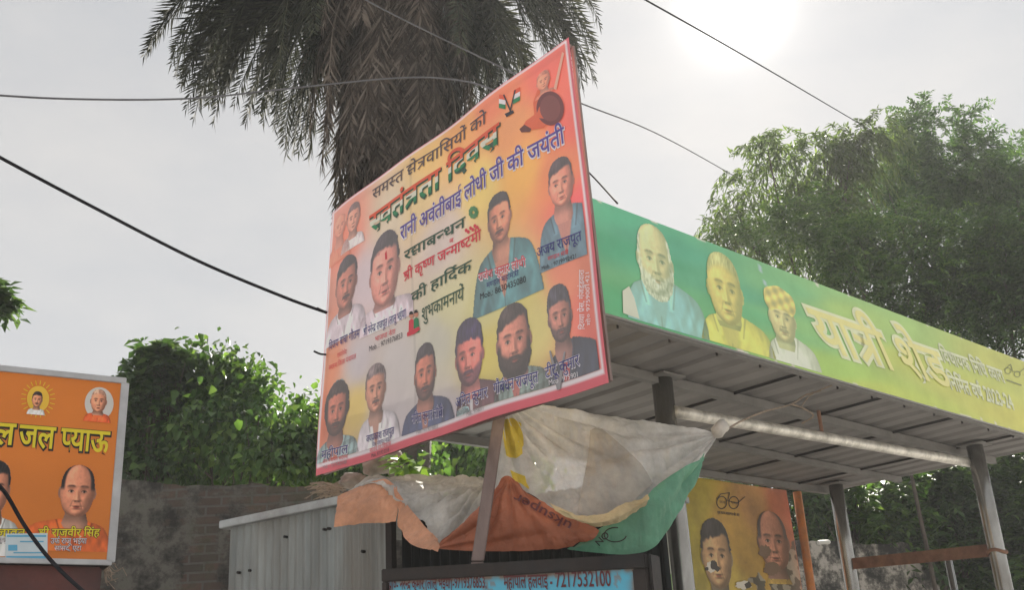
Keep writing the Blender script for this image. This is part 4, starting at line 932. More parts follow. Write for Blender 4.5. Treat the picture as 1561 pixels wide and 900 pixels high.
# ------------------------------------------------------------------ stall signboard (blue)
sL, sR = at(584, 869, 4.75), at(984, 845, 4.15); sd = sR - sL; SBn = np.array([sd[1], -sd[0], 0]); SBn /= np.linalg.norm(SBn)
SB = Panel(sL, sd, np.array([0, 0, -.62]))
stall = empty('stall_sign', np.array([*(sL + sd * .5)[:2], 0]), 'sky blue stall signboard in a black iron frame with dark red lettering', 'signboard')
def spaint(u, v):
    c = np.zeros((len(u), 3)) + alb((84, 170, 200)); r_ = (vnoise(u * 2.4, v, 14, 3) > .80)[:, None] * .5 * (vnoise(u * 2, v, 60, 9) > .35)[:, None]; edge = (np.exp(-np.minimum(np.minimum(u - .03, .955 - u), v - .10) / .015) * (vnoise(u * 2, v, 30, 5)) * 1.1)[:, None]
    w = np.clip(r_ + edge, 0, .85); return c * (1 - w) + w * alb((130, 92, 60))
sf = SB.sheet('painted_panel', 260, 60, spaint, m_board, stall, .0, .02, .965, .08, .96)
mb = MB()
fw_ = .052
mb.obox(sL - SB.n * .03, sd, np.array([0, 0, -fw_]), SB.n * .045)
mb.build('top_rail', m_dark, stall, bevel=.004)
for u in (0, 1):
    mb = MB(); w_ = sd / np.linalg.norm(sd) * (.03 if u == 0 else .055); P0 = sL - SB.n * .031 if u == 0 else sR - w_ - SB.n * .032
    mb.obox(P0 + np.array([0, 0, -fw_ - .001]), w_, np.array([0, 0, -1.5]), SB.n * .043); mb.build('side_post', m_dark, stall, bevel=.004)
mb = MB(); mb.obox(sR + sd / np.linalg.norm(sd) * .002 - SB.n * .10, sd / np.linalg.norm(sd) * .012, np.array([0, 0, -1.6]), SB.n * .09); mb.build('side_plate', m_dark, stall, bevel=.004)
mb = MB(); mb.obox(sL + np.array([0, 0, -.63]) - SB.n * .6, sd, np.array([0, 0, -1.0]), SB.n * .58); mb.build('counter', m_dark, stall)
SB.text('lettering', 'प्रो०- नरेन्द्र कुमार (लालू भईया)-9719376853,', (593, 885), (742, 881), 15, ink['maroon'], sf, off=.003, bold=.016)
SB.text('lettering', 'महीपाल हलवाई -', (768, 879), (842, 877), 19, ink['maroon'], sf, off=.003, bold=.016)
SB.text('lettering', '7217532100', (846, 875), (931, 873), 21, ink['maroon'], sf, off=.003, bold=.014)
SB.text('lettering', 'लस्सी, समोसा, जलेबी', (600, 910), (930, 900), 30, ink['maroon'], sf, off=.003, bold=.01) if False else None

# ------------------------------------------------------------------ sheets hung over the stall
def film_mat(name, col, trans, rough, alpha=1.0, crinkle=.5):
    m, t, b, o = new_mat(name); v = coords(t); col = np.asarray(col, float)
    n = N(t, 'ShaderNodeTexNoise', Scale=5.0, Detail=8.0, Roughness=.65); t.links.new(v, n.inputs['Vector'])
    r = ramp(t, n.outputs['Fac'], [(.3, tuple(col * .62)), (.7, tuple(np.clip(col * 1.2, 0, .9)))])
    n2 = N(t, 'ShaderNodeTexNoise', Scale=1.8, Detail=6.0, Roughness=.6); t.links.new(v, n2.inputs['Vector'])
    st = ramp(t, n2.outputs['Fac'], [(.5, 0.0), (.72, .5)]); c = mixc(t, st.outputs[0], r.outputs[0], tuple(col * np.array([.70, .64, .58])))
    t.links.new(c, b.inputs['Base Color']); b.inputs['Roughness'].default_value = rough
    vo = N(t, 'ShaderNodeTexNoise', Scale=24.0, Detail=6.0, Roughness=.6); vo.inputs['Distortion'].default_value = 1.2; t.links.new(v, vo.inputs['Vector'])
    wv = N(t, 'ShaderNodeTexNoise', Scale=7.0, Detail=3.0); t.links.new(v, wv.inputs['Vector']); ad = N(t, 'ShaderNodeVectorMath', operation='MULTIPLY_ADD'); ad.inputs[1].default_value = (.16, .16, .16); t.links.new(wv.outputs['Color'], ad.inputs[0]); t.links.new(v, ad.inputs[2])
    vr = N(t, 'ShaderNodeTexVoronoi', feature='DISTANCE_TO_EDGE', Scale=9.0); t.links.new(ad.outputs[0], vr.inputs['Vector']); rr = ramp(t, vr.outputs['Distance'], [(0.0, 1.0), (.16, 0.0)])
    sm_ = N(t, 'ShaderNodeMath', operation='MULTIPLY_ADD'); sm_.inputs[1].default_value = .16; t.links.new(rr.outputs[0], sm_.inputs[0]); t.links.new(vo.outputs['Fac'], sm_.inputs[2]); bump(t, b, sm_.outputs[0], crinkle, .025)
    mx = translucent(t, b, o, c, trans)
    if alpha < 1:
        tp = t.nodes.new('ShaderNodeBsdfTransparent'); m2 = t.nodes.new('ShaderNodeMixShader')
        f = ramp(t, n.outputs['Fac'], [(.25, max(alpha - .12, 0)), (.75, min(alpha + .12, 1))]); t.links.new(f.outputs[0], m2.inputs[0])
        t.links.new(tp.outputs[0], m2.inputs[1]); t.links.new(mx.outputs[0], m2.inputs[2]); t.links.new(m2.outputs[0], o.inputs[0])
    return m
m_film = film_mat('milky_plastic', (.80, .80, .79), .5, .25, .84, .7)
m_film3 = film_mat('dirty_clear_plastic', (.40, .38, .35), .25, .35, .97, .3)
m_film2 = film_mat('dusty_plastic', (.64, .61, .57), .4, .35, .90, .6)
m_otarp = film_mat('orange_woven_tarp', (.70, .34, .20), .36, .5, 1, .5)
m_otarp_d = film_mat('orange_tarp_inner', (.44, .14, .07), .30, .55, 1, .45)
m_gtarp = film_mat('green_woven_tarp', (.12, .33, .22), .36, .5, 1, .4)
m_cream = film_mat('cream_sack', (.60, .50, .30), .25, .6, 1, .7)
m_ycloth = film_mat('yellow_cloth', (.66, .52, .07), .35, .7, 1, .6)

class Patch:
    """cloth patch from rows of (px, py, D)"""
    def __init__(s, rows): s.rows = [np.array([at(*p) for p in r]) for r in rows]
    def grid(s, nu, nv):
        R1 = np.array([spline(r, nu + 1) for r in s.rows]); return np.array([spline(R1[:, i], nv + 1) for i in range(nu + 1)]).transpose(1, 0, 2)
def drape(name, rows, mat, label, cat, nu=70, nv=50, wr=.012, seed=0, freq=7.0, dirv=(1, 3, 1), parent=None, group=None, onto=None, pleat=None):
    G = Patch(rows).grid(nu, nv); r = G.reshape(-1, 3)
    if onto is not None:
        from mathutils.bvhtree import BVHTree
        bpy.context.view_layer.update(); bv = BVHTree.FromObject(onto, bpy.context.evaluated_depsgraph_get())
        for j in range(nv + 1):
            for i in range(nu + 1):
                d = G[j, i] - CC; d /= np.linalg.norm(d); h = bv.ray_cast(Vector(CC), Vector(d))
                if h[0] is not None: G[j, i] = np.array(h[0]) - d * .014
    du = np.gradient(G, axis=1); dv = np.gradient(G, axis=0); nn = np.cross(du, dv); nn /= np.linalg.norm(nn, axis=2, keepdims=True) + 1e-9
    H = np.zeros(G.shape[:2])
    for j in range(nv + 1):
        for i in range(nu + 1):
            p = Vector(G[j, i]); q = Vector((p.x * freq * dirv[0], p.y * freq, p.z * freq / dirv[1])) + Vector((seed * 3.7, 0, 0))
            h = noise.noise(q); h2 = noise.noise(q * 2.3 + Vector((5, 5, 5)))
            h3 = noise.noise(q * 5.5 + Vector((9, 2, 1)))
            H[j, i] = (1 - abs(h) * 2) * .7 + (1 - abs(h2) * 2) * .35 + (1 - abs(h3) * 2) * .20
            for (C_, cnt, am) in (pleat or []):
                w = p - Vector(C_); rr = w.length; th = math.atan2(w.z, w.x) + .05 * noise.noise(p * 4)
                H[j, i] += am * min(1, rr / .12) * math.exp(-rr / .55) * (1 - 2 * abs(math.sin(th * cnt + 2 * noise.noise(Vector((th * 3, 0, seed))))))
    G = G + nn * (H * wr)[..., None]
    idx = np.arange((nu + 1) * (nv + 1)).reshape(nv + 1, nu + 1)
    q = np.stack([idx[:-1, :-1], idx[1:, :-1], idx[1:, 1:], idx[:-1, 1:]], -1).reshape(-1, 4)
    o = np_mesh(name, G.reshape(-1, 3), q, mat, parent, True)
    if label: tag(o, label, cat, group)
    o['_n'] = 0; del o['_n']
    return o, G
canopy, cg = drape('plastic_sheet', [[(764, 600, 4.920), (845, 620, 5.040), (925, 634, 5.140), (1010, 647, 5.220), (1096, 661, 5.300)],
                     [(757, 650, 4.900), (820, 662, 4.960), (905, 668, 5.020), (1000, 676, 5.120), (1082, 686, 5.260)],
                     [(744, 705, 4.900), (800, 716, 4.920), (880, 728, 4.900), (975, 724, 5.020), (1064, 706, 5.220)],
                     [(731, 768, 4.920), (788, 748, 4.900), (848, 776, 4.820), (920, 800, 4.800), (1000, 752, 5.080)]], m_film,
                   'milky white plastic sheet stretched from the pole top toward the shelter column', 'plastic sheet', 170, 110, .015, 1, 6.5, (1, 4, 1), pleat=[(at(764, 606, 4.92), 13, 1.5), (at(1096, 662, 5.3), 12, 1.4)])
inner = drape('dusty_window', [[(900, 656, 4.5), (909, 652, 4.5), (919, 654, 4.5)], [(897, 690, 4.5), (922, 684, 4.5), (950, 681, 4.5)], [(889, 735, 4.5), (932, 726, 4.5), (978, 708, 4.5)], [(880, 782, 4.5), (932, 788, 4.5), (996, 737, 4.5)]], m_film3,
      None, None, 40, 50, .003, 6, 6, (1, 5, 1), canopy, onto=canopy)
drape('tarp', [[(722, 775, 4.860), (750, 745, 4.840), (776, 724, 4.830), (806, 752, 4.800), (848, 776, 4.770), (884, 790, 4.750), (914, 808, 4.740)],
               [(690, 806, 4.860), (730, 790, 4.780), (780, 775, 4.740), (820, 790, 4.720), (850, 806, 4.710), (880, 816, 4.710), (905, 822, 4.720)],
               [(661, 837, 4.900), (700, 840, 4.840), (745, 841, 4.800), (790, 841, 4.780), (825, 840, 4.760), (850, 838, 4.750), (874, 836, 4.750)]], m_otarp_d,
      'deep orange tarp belly sagging beside the slanted pole with upside-down lettering', 'tarp', 130, 80, .016, 3, 7, pleat=[(at(775, 722, 4.83), 10, .9), (at(662, 838, 4.9), 9, .9)])
otp = bpy.data.objects['tarp']
drape('tarp', [[(872, 832, 4.770), (912, 806, 4.750), (950, 786, 4.770), (985, 758, 4.830), (1003, 738, 4.900), (1045, 712, 5.020), (1078, 694, 5.160)],
               [(872, 836, 4.760), (920, 822, 4.740), (960, 806, 4.760), (998, 780, 4.820), (1024, 758, 4.900), (1050, 730, 5.040), (1076, 700, 5.180)],
               [(864, 840, 4.770), (915, 845, 4.760), (960, 846, 4.780), (1000, 834, 4.820), (1030, 795, 4.920), (1052, 752, 5.060), (1078, 698, 5.200)]], m_gtarp,
      'green tarp corner hanging at the right end of the plastic sheet', 'tarp', 130, 80, .015, 4, 7, pleat=[(at(1078, 694, 5.18), 11, 1.0)])
gtp = bpy.data.objects['tarp.001']
drape('sack_roll', [[(838, 764, 4.720), (880, 782, 4.700), (915, 782, 4.700), (950, 768, 4.730), (987, 754, 4.800)], [(850, 780, 4.680), (886, 796, 4.655), (918, 796, 4.655), (952, 784, 4.680), (990, 762, 4.760)], [(868, 790, 4.720), (900, 806, 4.700), (925, 806, 4.700), (955, 794, 4.720), (984, 774, 4.790)]], m_cream,
      'cream sack cloth rolled along the seam between orange and green tarps', 'sack cloth', 60, 24, .014, 5, 9)
drape('tarp', [[(512, 754, 5.55), (548, 738, 5.5), (585, 730, 5.45), (602, 742, 5.36)], [(510, 780, 5.46), (545, 768, 5.40), (580, 762, 5.36), (604, 772, 5.3)], [(507, 803, 5.44), (540, 799, 5.38), (572, 797, 5.34), (602, 795, 5.28)]], m_otarp,
      'pale orange tarp end folded over the tin shed corner', 'tarp', 100, 70, .017, 7, 8)
drape('tarp', [[(598, 738, 5.38), (622, 772, 5.22), (645, 798, 5.08), (668, 818, 4.95)], [(602, 770, 5.28), (620, 798, 5.15), (645, 818, 5.0), (668, 828, 4.88)], [(602, 797, 5.26), (614, 818, 5.10), (634, 832, 4.98), (664, 838, 4.86)]], m_otarp,
      'light orange tarp strip drooping in a curve below the dusty plastic', 'tarp', 100, 70, .017, 8, 8)
drape('plastic_sheet', [[(530, 748, 5.75), (560, 727, 5.8), (600, 724, 5.8), (650, 722, 5.7), (700, 725, 5.5), (752, 728, 5.25)], [(548, 738, 5.53), (590, 733, 5.45), (625, 745, 5.35), (660, 755, 5.2), (705, 756, 5.1), (746, 752, 5.02)],
               [(585, 734, 5.42), (620, 770, 5.22), (645, 797, 5.10), (668, 832, 4.99), (700, 812, 4.96), (738, 776, 4.95)]], m_film2,
      'dusty plastic sheet lying over the shed roof left of the pole', 'plastic sheet', 150, 90, .019, 9, 8, pleat=[(at(748, 730, 5.1), 9, 1.0)])
yb = drape('yellow_cloth', [[(765, 641, 4.85), (780, 638, 4.85), (794, 646, 4.85)], [(768, 668, 4.85), (783, 667, 4.85), (797, 669, 4.85)], [(772, 695, 4.85), (785, 699, 4.85), (797, 692, 4.85)]], m_ycloth, 'yellow cloth rag tied below the pole top', 'cloth', 24, 24, .006, 2, 10, onto=canopy)[0]
drape('cloth_tail', [[(779, 716, 4.805), (788, 722, 4.800), (800, 726, 4.800)], [(782, 732, 4.790), (794, 738, 4.780), (806, 746, 4.780)]], m_ycloth, None, None, 16, 10, .006, 4, 14, (1, 1, 1), yb, onto=canopy)
mb = MB(); mb.tube([at(766, 640, 5.110), at(772, 680, 5.090), at(777, 712, 5.070), at(781, 730, 5.050)], .006, 6); mb.build('cord', m_rust, yb)
# lettering on the tarps follows the cloth
def tarp_text(name, s, L, Rr, h, D, mat, parent, bold=0.0):
    V_, F_, lay, w = text2d(s, bold); a = np.array(L, float); b = np.array(Rr, float); up = np.array([b[1] - a[1], -(b[0] - a[0])]); up /= np.linalg.norm(up)
    ob = parent; dep = bpy.context.evaluated_depsgraph_get(); bpy.context.view_layer.update(); pts = []
    from mathutils.bvhtree import BVHTree
    bv = BVHTree.FromObject(ob, bpy.context.evaluated_depsgraph_get())
    mi = ob.matrix_world.inverted()
    for (x, y), g in zip(V_, lay):
        q = a + (b - a) * x / w + up * h * y / .62; d = ray(*q); hit = bv.ray_cast(Vector(CC), Vector(d))
        p = np.array(hit[0]) if hit[0] is not None else at(q[0], q[1], D)
        pts.append(p - d * (.008 + .0004 * (g % 3)))
    return pyd(name, pts, F_, mat, parent)
tarp_text('lettering', 'uksuper', (874, 799), (787, 752), 13, 4.4, ink['maroon'], otp, .012)
tarp_text('lettering', 'NO', (913, 834), (930, 817), 9, 4.44, ink['jet'], gtp, .012)
bv_ring = MB(); 
from mathutils.bvhtree import BVHTree
bpy.context.view_layer.update(); _bv = BVHTree.FromObject(gtp, bpy.context.evaluated_depsgraph_get()); pts = []
for q in np.arange(.2, 5.2, .25):
    d = ray(938 + 17 * math.cos(q), 816 + 11 * math.sin(q)); h = _bv.ray_cast(Vector(CC), Vector(d)); pts.append((np.array(h[0]) if h[0] is not None else CC + d * 4.5) - d * .006)
bv_ring.tube(pts, .0025, 5); bv_ring.build('round_mark', ink['jet'], gtp)
# leaning pole
pole = MB(); pole.obox(at(718, 856, 4.66), at(737, 856, 4.66) - at(718, 856, 4.66), np.array([0, .045, 0]), at(756, 610, 4.86) - at(718, 856, 4.66))
po = pole.build('wooden_pole', m_wood, None, bevel=.004); tag(po, 'brown wooden pole leaning behind the blue signboard and holding the sheets', 'pole')
pole2 = MB(); pole2.obox(at(718, 856, 4.66) * np.array([1, 1, 0]) - np.array([.2, 0, 0]), at(737, 856, 4.66) - at(718, 856, 4.66), np.array([0, .045, 0]), at(718, 858, 4.66) - at(718, 856, 4.66) * np.array([1, 1, 0]) + np.array([.2, 0, 0])); pole2.build('lower_end', m_wood, po)
knot = MB(); kc = at(765, 618, 4.80)
G_ = []
for q in range(4): knot.tube([kc + np.array([.035 * math.cos(t) * (1 + .2 * math.sin(3 * t)), .035 * math.sin(t) + .02, .012 * q - .03 + .006 * math.sin(2 * t)]) for t in np.linspace(0, 6.4, 18)], .007, 6)
tag(knot.build('knotted_twine', m_cream, None, smooth=True), 'pale twine knotted round the pole top', 'twine')
bt = MB(); bc = at(1094, 658, 5.28)
bt.tube([bc + np.array([.0, 0, -.03]), bc, bc + np.array([.03, .02, .03]), bc + np.array([.05, .04, .02])], [.02, .035, .035, .02], 12)
bs_ = bt.build('bunched_corner', m_film2, canopy, smooth=True)
tw = MB(); tp_ = [at(1098, 663, 5.29), at(1125, 645, 5.5), at(1165, 628, 5.7), at(1206, 617, 6.0), at(1228, 603, 6.1), at(1252, 596, 6.1)]
tw.tube(spline(tp_, 30), .005, 6)
br1 = MB(); br1.tube(spline([at(1206, 617, 6.0), at(1222, 622, 6.05), at(1240, 634, 6.1), at(1222, 646, 6.1)], 16), .0045, 6)
br2 = MB(); br2.tube(spline([at(1222, 620, 6.03), at(1232, 606, 6.1), at(1245, 597, 6.1), at(1268, 588, 6.1)], 12), .0035, 6)
wr_ = tw.build('binding_wire', m_twig, None); tag(wr_, 'thin bent wire tying the sheet corner to the shelter ceiling', 'wire')
br1.build('wire_end', m_twig, wr_); br2.build('wire_end', m_twig, wr_)

# ------------------------------------------------------------------ overhead cables
def cable(pts, r, mat, label, n=60, smooth=True):
    mb = MB(); mb.tube(spline([at(*p) for p in pts], n), r, 8); return tag(mb.build('cable', mat, None, smooth=True), label, 'cable', 'overhead cables')
cable([(-1500, 20, 8.0), (-600, 98, 7.4), (-60, 141, 7.2), (120, 151, 7.4), (290, 150, 7.6), (430, 136, 7.7), (600, 119, 7.7), (690, 121, 7.4), (760, 140, 7.2), (880, 200, 7.0)], .0075, m_wiregrey, 'grey cable crossing the palm skirt and sagging to the left')
cable([(-1500, -420, 6.2), (-500, -40, 5.6), (-60, 205, 5.6), (0, 240, 5.8), (150, 320, 6.1), (300, 397, 6.3), (430, 452, 6.4), (501, 478, 6.45)], .010, m_wire, 'thick black cable running down to the left edge of the banner')
cable([(520, -22, 7.0), (600, 22, 7.2), (770, 105, 7.6), (880, 155, 8.0), (1000, 203, 10.5), (1110, 263, 14.5), (1250, 345, 20.0)], .0065, m_wiregrey, 'cable crossing the palm crown, passing behind the banner into the trees')
cable([(940, -25, 6.6), (985, 0, 6.8), (1140, 88, 9.5), (1310, 188, 15.5), (1420, 252, 20.0), (1520, 315, 25)], .007, m_wire, 'thin dark cable below the sun, highest in the right sky')
cable([(868, 232, 5.9), (888, 253, 5.8), (914, 280, 5.5), (941, 310, sum(sp(.25, .03, 0)[:2] ** 2) ** .5)], .005, m_wire, 'short dark cable dropping to the top corner of the green fascia', 20)
cable([(-8, 735, 6.0), (10, 755, 6.05), (40, 806, 6.1), (80, 858, 6.1), (130, 905, 6.0), (200, 960, 5.9)], .010, m_wire, 'black cable hanging down in front of the orange signboard', 40)
for (pts, lab) in (([(479, 536, 6.2), (488, 540, 6.25), (497, 541, 6.3)], 'wire tie twisted out of the lower left edge of the banner'), ([(484, 470, 6.3), (492, 474, 6.35), (502, 478, 6.4)], 'wire tie at the upper left edge of the banner')):
    mb = MB(); mb.tube(spline([at(*p) for p in pts], 10), .006, 6); tag(mb.build('wire_tie', m_wire, None), lab, 'wire tie', 'banner wire ties')
# stones, twig nest, dry stick on the roof and wall
def stone(px, py, D, r, label, seed, par=None):
    bm = bmesh.new(); bmesh.ops.create_icosphere(bm, subdivisions=4, radius=1.0); c = at(px, py, D)
    for q in bm.verts:
        n_ = noise.noise(q.co * 1.6 + Vector((seed, 0, 0))) * .35 + noise.noise(q.co * 5 + Vector((seed, 3, 0))) * .09
        q.co = Vector((q.co.x * r[0], q.co.y * r[1], q.co.z * r[2])) * (1 + n_) + Vector(c)
    me = bpy.data.meshes.new('stone'); bm.to_mesh(me); bm.free(); me.polygons.foreach_set('use_smooth', [True] * len(me.polygons))
    return tag(link('stone', me, m_stone), label, 'stone', 'stones on the shed roof')
stone(572, 710, 6.7, (.085, .08, .07), 'large brown stone under the banner bottom edge on the shed roof', 1)
stone(596, 704, 6.8, (.07, .07, .085), 'upright brown stone right beside the larger brown stone', 4)
stone(538, 733, 6.6, (.08, .06, .045), 'flat grey stone near the twig bundle on the shed roof', 8)
tn_ = MB(); rr_ = random.Random(3)
for q in range(46):
    c = at(rr_.uniform(478, 516), rr_.uniform(738, 758), 6.7 + rr_.uniform(-.1, .1)); a = rr_.uniform(-.5, .5); L = rr_.uniform(.05, .16); d = np.array([math.cos(a), rr_.uniform(-.5, .5), math.sin(a) * .8]) * L
    tn_.tube([c - d / 2, c + np.array([0, 0, rr_.uniform(-.01, .02)]), c + d / 2], rr_.uniform(.002, .005), 5)
tag(tn_.build('twig_bundle', m_twig, None), 'bundle of dry brown twigs on the shed roof left of the stones', 'twigs')
ds = MB()
for q in range(12):
    c = at(158, 862, 6.9) + np.array([rr_.uniform(-.03, .03), rr_.uniform(-.04, .04), 0]); pp = [c]
    for k in range(4): pp.append(pp[-1] + np.array([rr_.uniform(-.01, .05), rr_.uniform(-.03, .03), rr_.uniform(-.06, .02)]))
    ds.tube(pp, .0025, 5)
tag(ds.build('dry_plant', m_twig, None), 'pale dry weed sticking out beside the kiosk corner', 'dry weed')

# ------------------------------------------------------------------ foliage
m_lfA = leaf_mat('drooping_leaf', (.045, .080, .026), (.066, .110, .036), (.11, .165, .055), .48)
m_lfB = leaf_mat('feathery_leaf', (.026, .070, .024), (.044, .104, .030), (.085, .165, .048), .48)
m_lfC = leaf_mat('bright_leaf', (.034, .082, .022), (.060, .130, .030), (.115, .20, .05), .46, .38)
m_lfD = leaf_mat('dark_leaf', (.026, .060, .022), (.045, .095, .032), (.085, .15, .05), .45)
m_lfE = leaf_mat('young_leaf', (.09, .17, .035), (.13, .23, .05), (.20, .30, .09), .45, .4)
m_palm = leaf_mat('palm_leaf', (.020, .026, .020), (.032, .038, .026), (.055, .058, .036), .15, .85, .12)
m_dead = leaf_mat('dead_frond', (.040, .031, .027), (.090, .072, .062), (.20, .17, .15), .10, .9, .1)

def frames(d, up):                      # orthonormal frames from directions
    d = d / (np.linalg.norm(d, axis=1, keepdims=True) + 1e-9)
    s = np.cross(d, up); s /= np.linalg.norm(s, axis=1, keepdims=True) + 1e-9
    return d, s, np.cross(s, d)
def leaves(pos, d, up, ln, wd, fold=.25, tip=.45, droop=.15):
    """two-quad folded leaves -> verts, faces"""
    d, s, n = frames(d, up); ln = np.asarray(ln).reshape(-1, 1); wd = np.asarray(wd).reshape(-1, 1); k = len(pos)
    mid = pos + d * ln * tip - n * ln * droop * .3
    V = np.stack([pos, mid + s * wd / 2 + n * wd * fold, pos + d * ln - n * ln * droop, mid - s * wd / 2 + n * wd * fold], 1).reshape(-1, 3)
    F = (np.arange(k) * 4)[:, None] + np.array([[0, 1, 2, 3]]); return V, F
def in_lobes(lobes, dens, r, shell=2.4, gap=.35):
    """points inside ellipsoids given as (px, py, rx, ry, D); uneven with gaps"""
    P = []; Oo = []
    for (px, py, rx, ry, D) in lobes:
        c = at(px, py, D); sl = np.linalg.norm(c - CC); a, b = rx * sl / FPX, ry * sl / FPX
        n = int(dens * (a * b) ** .9 * 4 + 12)
        q = r.normal(size=(n * 2, 3)); q /= np.linalg.norm(q, axis=1, keepdims=True); rad = r.random(n * 2) ** (1 / shell)
        e = q * rad[:, None] * np.array([a, (a + b) * .5, b]); pts = c + e
        keep = np.array([noise.noise(Vector(p * 1.1)) + .6 * noise.noise(Vector(p * 2.7)) for p in pts]) > -gap + .5 * (rad - .6)
        keep &= np.arange(n * 2) < n * 2
        P.append(pts[keep]); Oo.append(q[keep] * np.array([1, 1, 1]))
    return np.concatenate(P), np.concatenate(Oo)
def sprays(P, O_, r, L=.4, m=10, ln=.06, wd=.02, droop=.5, spread=.8, hang=0.0):
    """each point carries a twig with m pairs of leaves"""
    k = len(P); d0 = O_ * .8 + r.normal(size=(k, 3)) * .55; d0[:, 2] += .15 - hang; d0 /= np.linalg.norm(d0, axis=1, keepdims=True)
    Lk = L * (.6 + .8 * r.random(k)); pos = []; dd = []; up = []
    t = (np.arange(m) + .6) / m
    for i in range(m):
        p = P + d0 * (Lk * t[i])[:, None]; p[:, 2] -= droop * Lk * t[i] ** 2
        ax = d0.copy(); ax[:, 2] -= droop * 2 * t[i] * .8; ax /= np.linalg.norm(ax, axis=1, keepdims=True)
        s = np.cross(ax, [0, 0, 1.0]); s /= np.linalg.norm(s, axis=1, keepdims=True) + 1e-6
        for sg in (-1, 1):
            v = ax * (.55) + s * sg * spread + r.normal(size=(k, 3)) * .28; v[:, 2] -= hang
            pos.append(p + r.normal(size=(k, 3)) * .008); dd.append(v); up.append(np.tile([0, 0, 1.0], (k, 1)) + r.normal(size=(k, 3)) * .35)
    pos, dd, up = map(np.concatenate, (pos, dd, up)); n = len(pos); sc = .65 + .7 * r.random(n)
    return leaves(pos, dd, up, ln * sc, wd * sc)
def branches(base, tips, r, r0=.12, k=14, tw=.16):
    mb = MB(); base = np.asarray(base); top = tips.mean(0)
    fork = base + (top - base) * np.array([.75, .75, .62])
    mb.tube(spline([base, base + (fork - base) * .5 + np.array([.06, .04, 0]), fork], 8), list(np.linspace(r0, r0 * .6, 8)), 10)
    cen = tips.mean(0); sel = tips[r.choice(len(tips), min(k, len(tips)), replace=False)]; sel = cen + (sel - cen) * .88
    for q in sel:
        m_ = fork + (q - fork) * .5 + np.array([0, 0, .12]) * np.linalg.norm(q - fork) * .5 + r.normal(size=3) * .08
        mb.tube(spline([fork - np.array([0, 0, .02]), m_, q], 7), list(np.linspace(r0 * .26, .005, 7)), 6)
        for w in range(2):
            q2 = q + r.normal(size=3) * tw; mb.tube([m_ + (q - m_) * .4, (m_ + q2) / 2 + r.normal(size=3) * .05, q2], [r0 * .14, r0 * .09, .004], 5)
    return mb
def tree(name, lobes, mat, label, cat, seed, dens, trunk=None, group=None, r0=.12, bk=18, gap=.35, shell=2.4, tw=.16, **sp_):
    r = np.random.default_rng(seed); P, O_ = in_lobes(lobes, dens, r, shell, gap)
    c = P.mean(0) if trunk is None else at(trunk[0], trunk[1], trunk[2])
    e = empty(name, (c[0], c[1], 0), label, cat, group)
    V, F = sprays(P, O_, r, **sp_); np_mesh('crown', V, F, mat, e)
    branches((c[0], c[1], 0), P, r, r0, bk, tw).build('trunk', m_bark, e, smooth=True)
    return e
GT = 'trees behind the shelter'
tree('tree', [(1165, 300, 62, 95, 15), (1190, 235, 40, 45, 15), (1245, 250, 55, 55, 15.4), (1120, 330, 45, 40, 14.6), (1300, 222, 38, 42, 15.6), (1335, 205, 30, 30, 15.8), (1060, 356, 45, 22, 14.2), (1020, 342, 14, 14, 14), (1240, 340, 80, 50, 15.2)], m_lfA,
     'airy brownish tree with thin drooping leaves above the fascia portraits', 'tree', 11, 50, (1210, 500, 15), GT, .12, 10, gap=.24, shell=1.9, L=.45, m=10, ln=.12, wd=.028, droop=.8, spread=.6, hang=.30)
tree('tree', [(1430, 222, 62, 58, 17.5), (1420, 188, 34, 30, 17.5), (1475, 250, 50, 40, 17.6), (1395, 285, 70, 50, 17.4), (1375, 250, 40, 40, 17.4), (1350, 330, 80, 50, 17.2), (1440, 330, 70, 50, 17.6)], m_lfB,
     'tall feathery tree with the highest rounded top in the right sky', 'tree', 12, 62, (1500, 760, 17.5), GT, .10, 9, gap=.22, L=.5, m=14, ln=.085, wd=.026, droop=.45, spread=.9)
tree('tree', [(1560, 255, 60, 42, 19), (1530, 275, 45, 40, 19), (1620, 270, 70, 60, 19), (1600, 330, 80, 70, 19), (1500, 300, 50, 40, 19), (1520, 340, 70, 50, 19), (1560, 410, 90, 60, 19), (1640, 400, 90, 90, 19), (1500, 400, 70, 50, 18.6)], m_lfB,
     'dark feathery tree at the right edge beside the tallest tree', 'tree', 13, 60, (1570, 560, 19), GT, .13, 9, gap=.15, L=.5, m=13, ln=.085, wd=.026, droop=.5, spread=.9)
tree('tree', [(1250, 390, 85, 45, 13.4), (1330, 385, 80, 45, 13.6), (1300, 430, 90, 40, 13.5), (1180, 385, 60, 32, 13.2), (1110, 372, 45, 22, 13), (1400, 440, 80, 50, 13.8), (1370, 375, 70, 45, 14.2), (1230, 345, 70, 40, 14.0), (1440, 390, 80, 50, 14.6)], m_lfC,
     'lush green tree spreading just above the middle of the fascia', 'tree', 14, 66, (1412, 860, 13.6), GT, .035, 14, gap=.2, L=.4, m=12, ln=.075, wd=.026, droop=.5, spread=.85)
tree('tree', [(1480, 470, 90, 50, 14.5), (1560, 500, 90, 55, 14.6), (1420, 500, 70, 40, 14.4), (1640, 520, 100, 80, 14.6), (1540, 440, 60, 40, 14.5), (1500, 390, 80, 50, 15.0), (1580, 380, 80, 60, 15.0)], m_lfD,
     'dark green tree above the yellow right end of the fascia', 'tree', 15, 66, (1500, 640, 14.5), GT, .07, 12, gap=.2, L=.4, m=12, ln=.075, wd=.028, droop=.5, spread=.85)
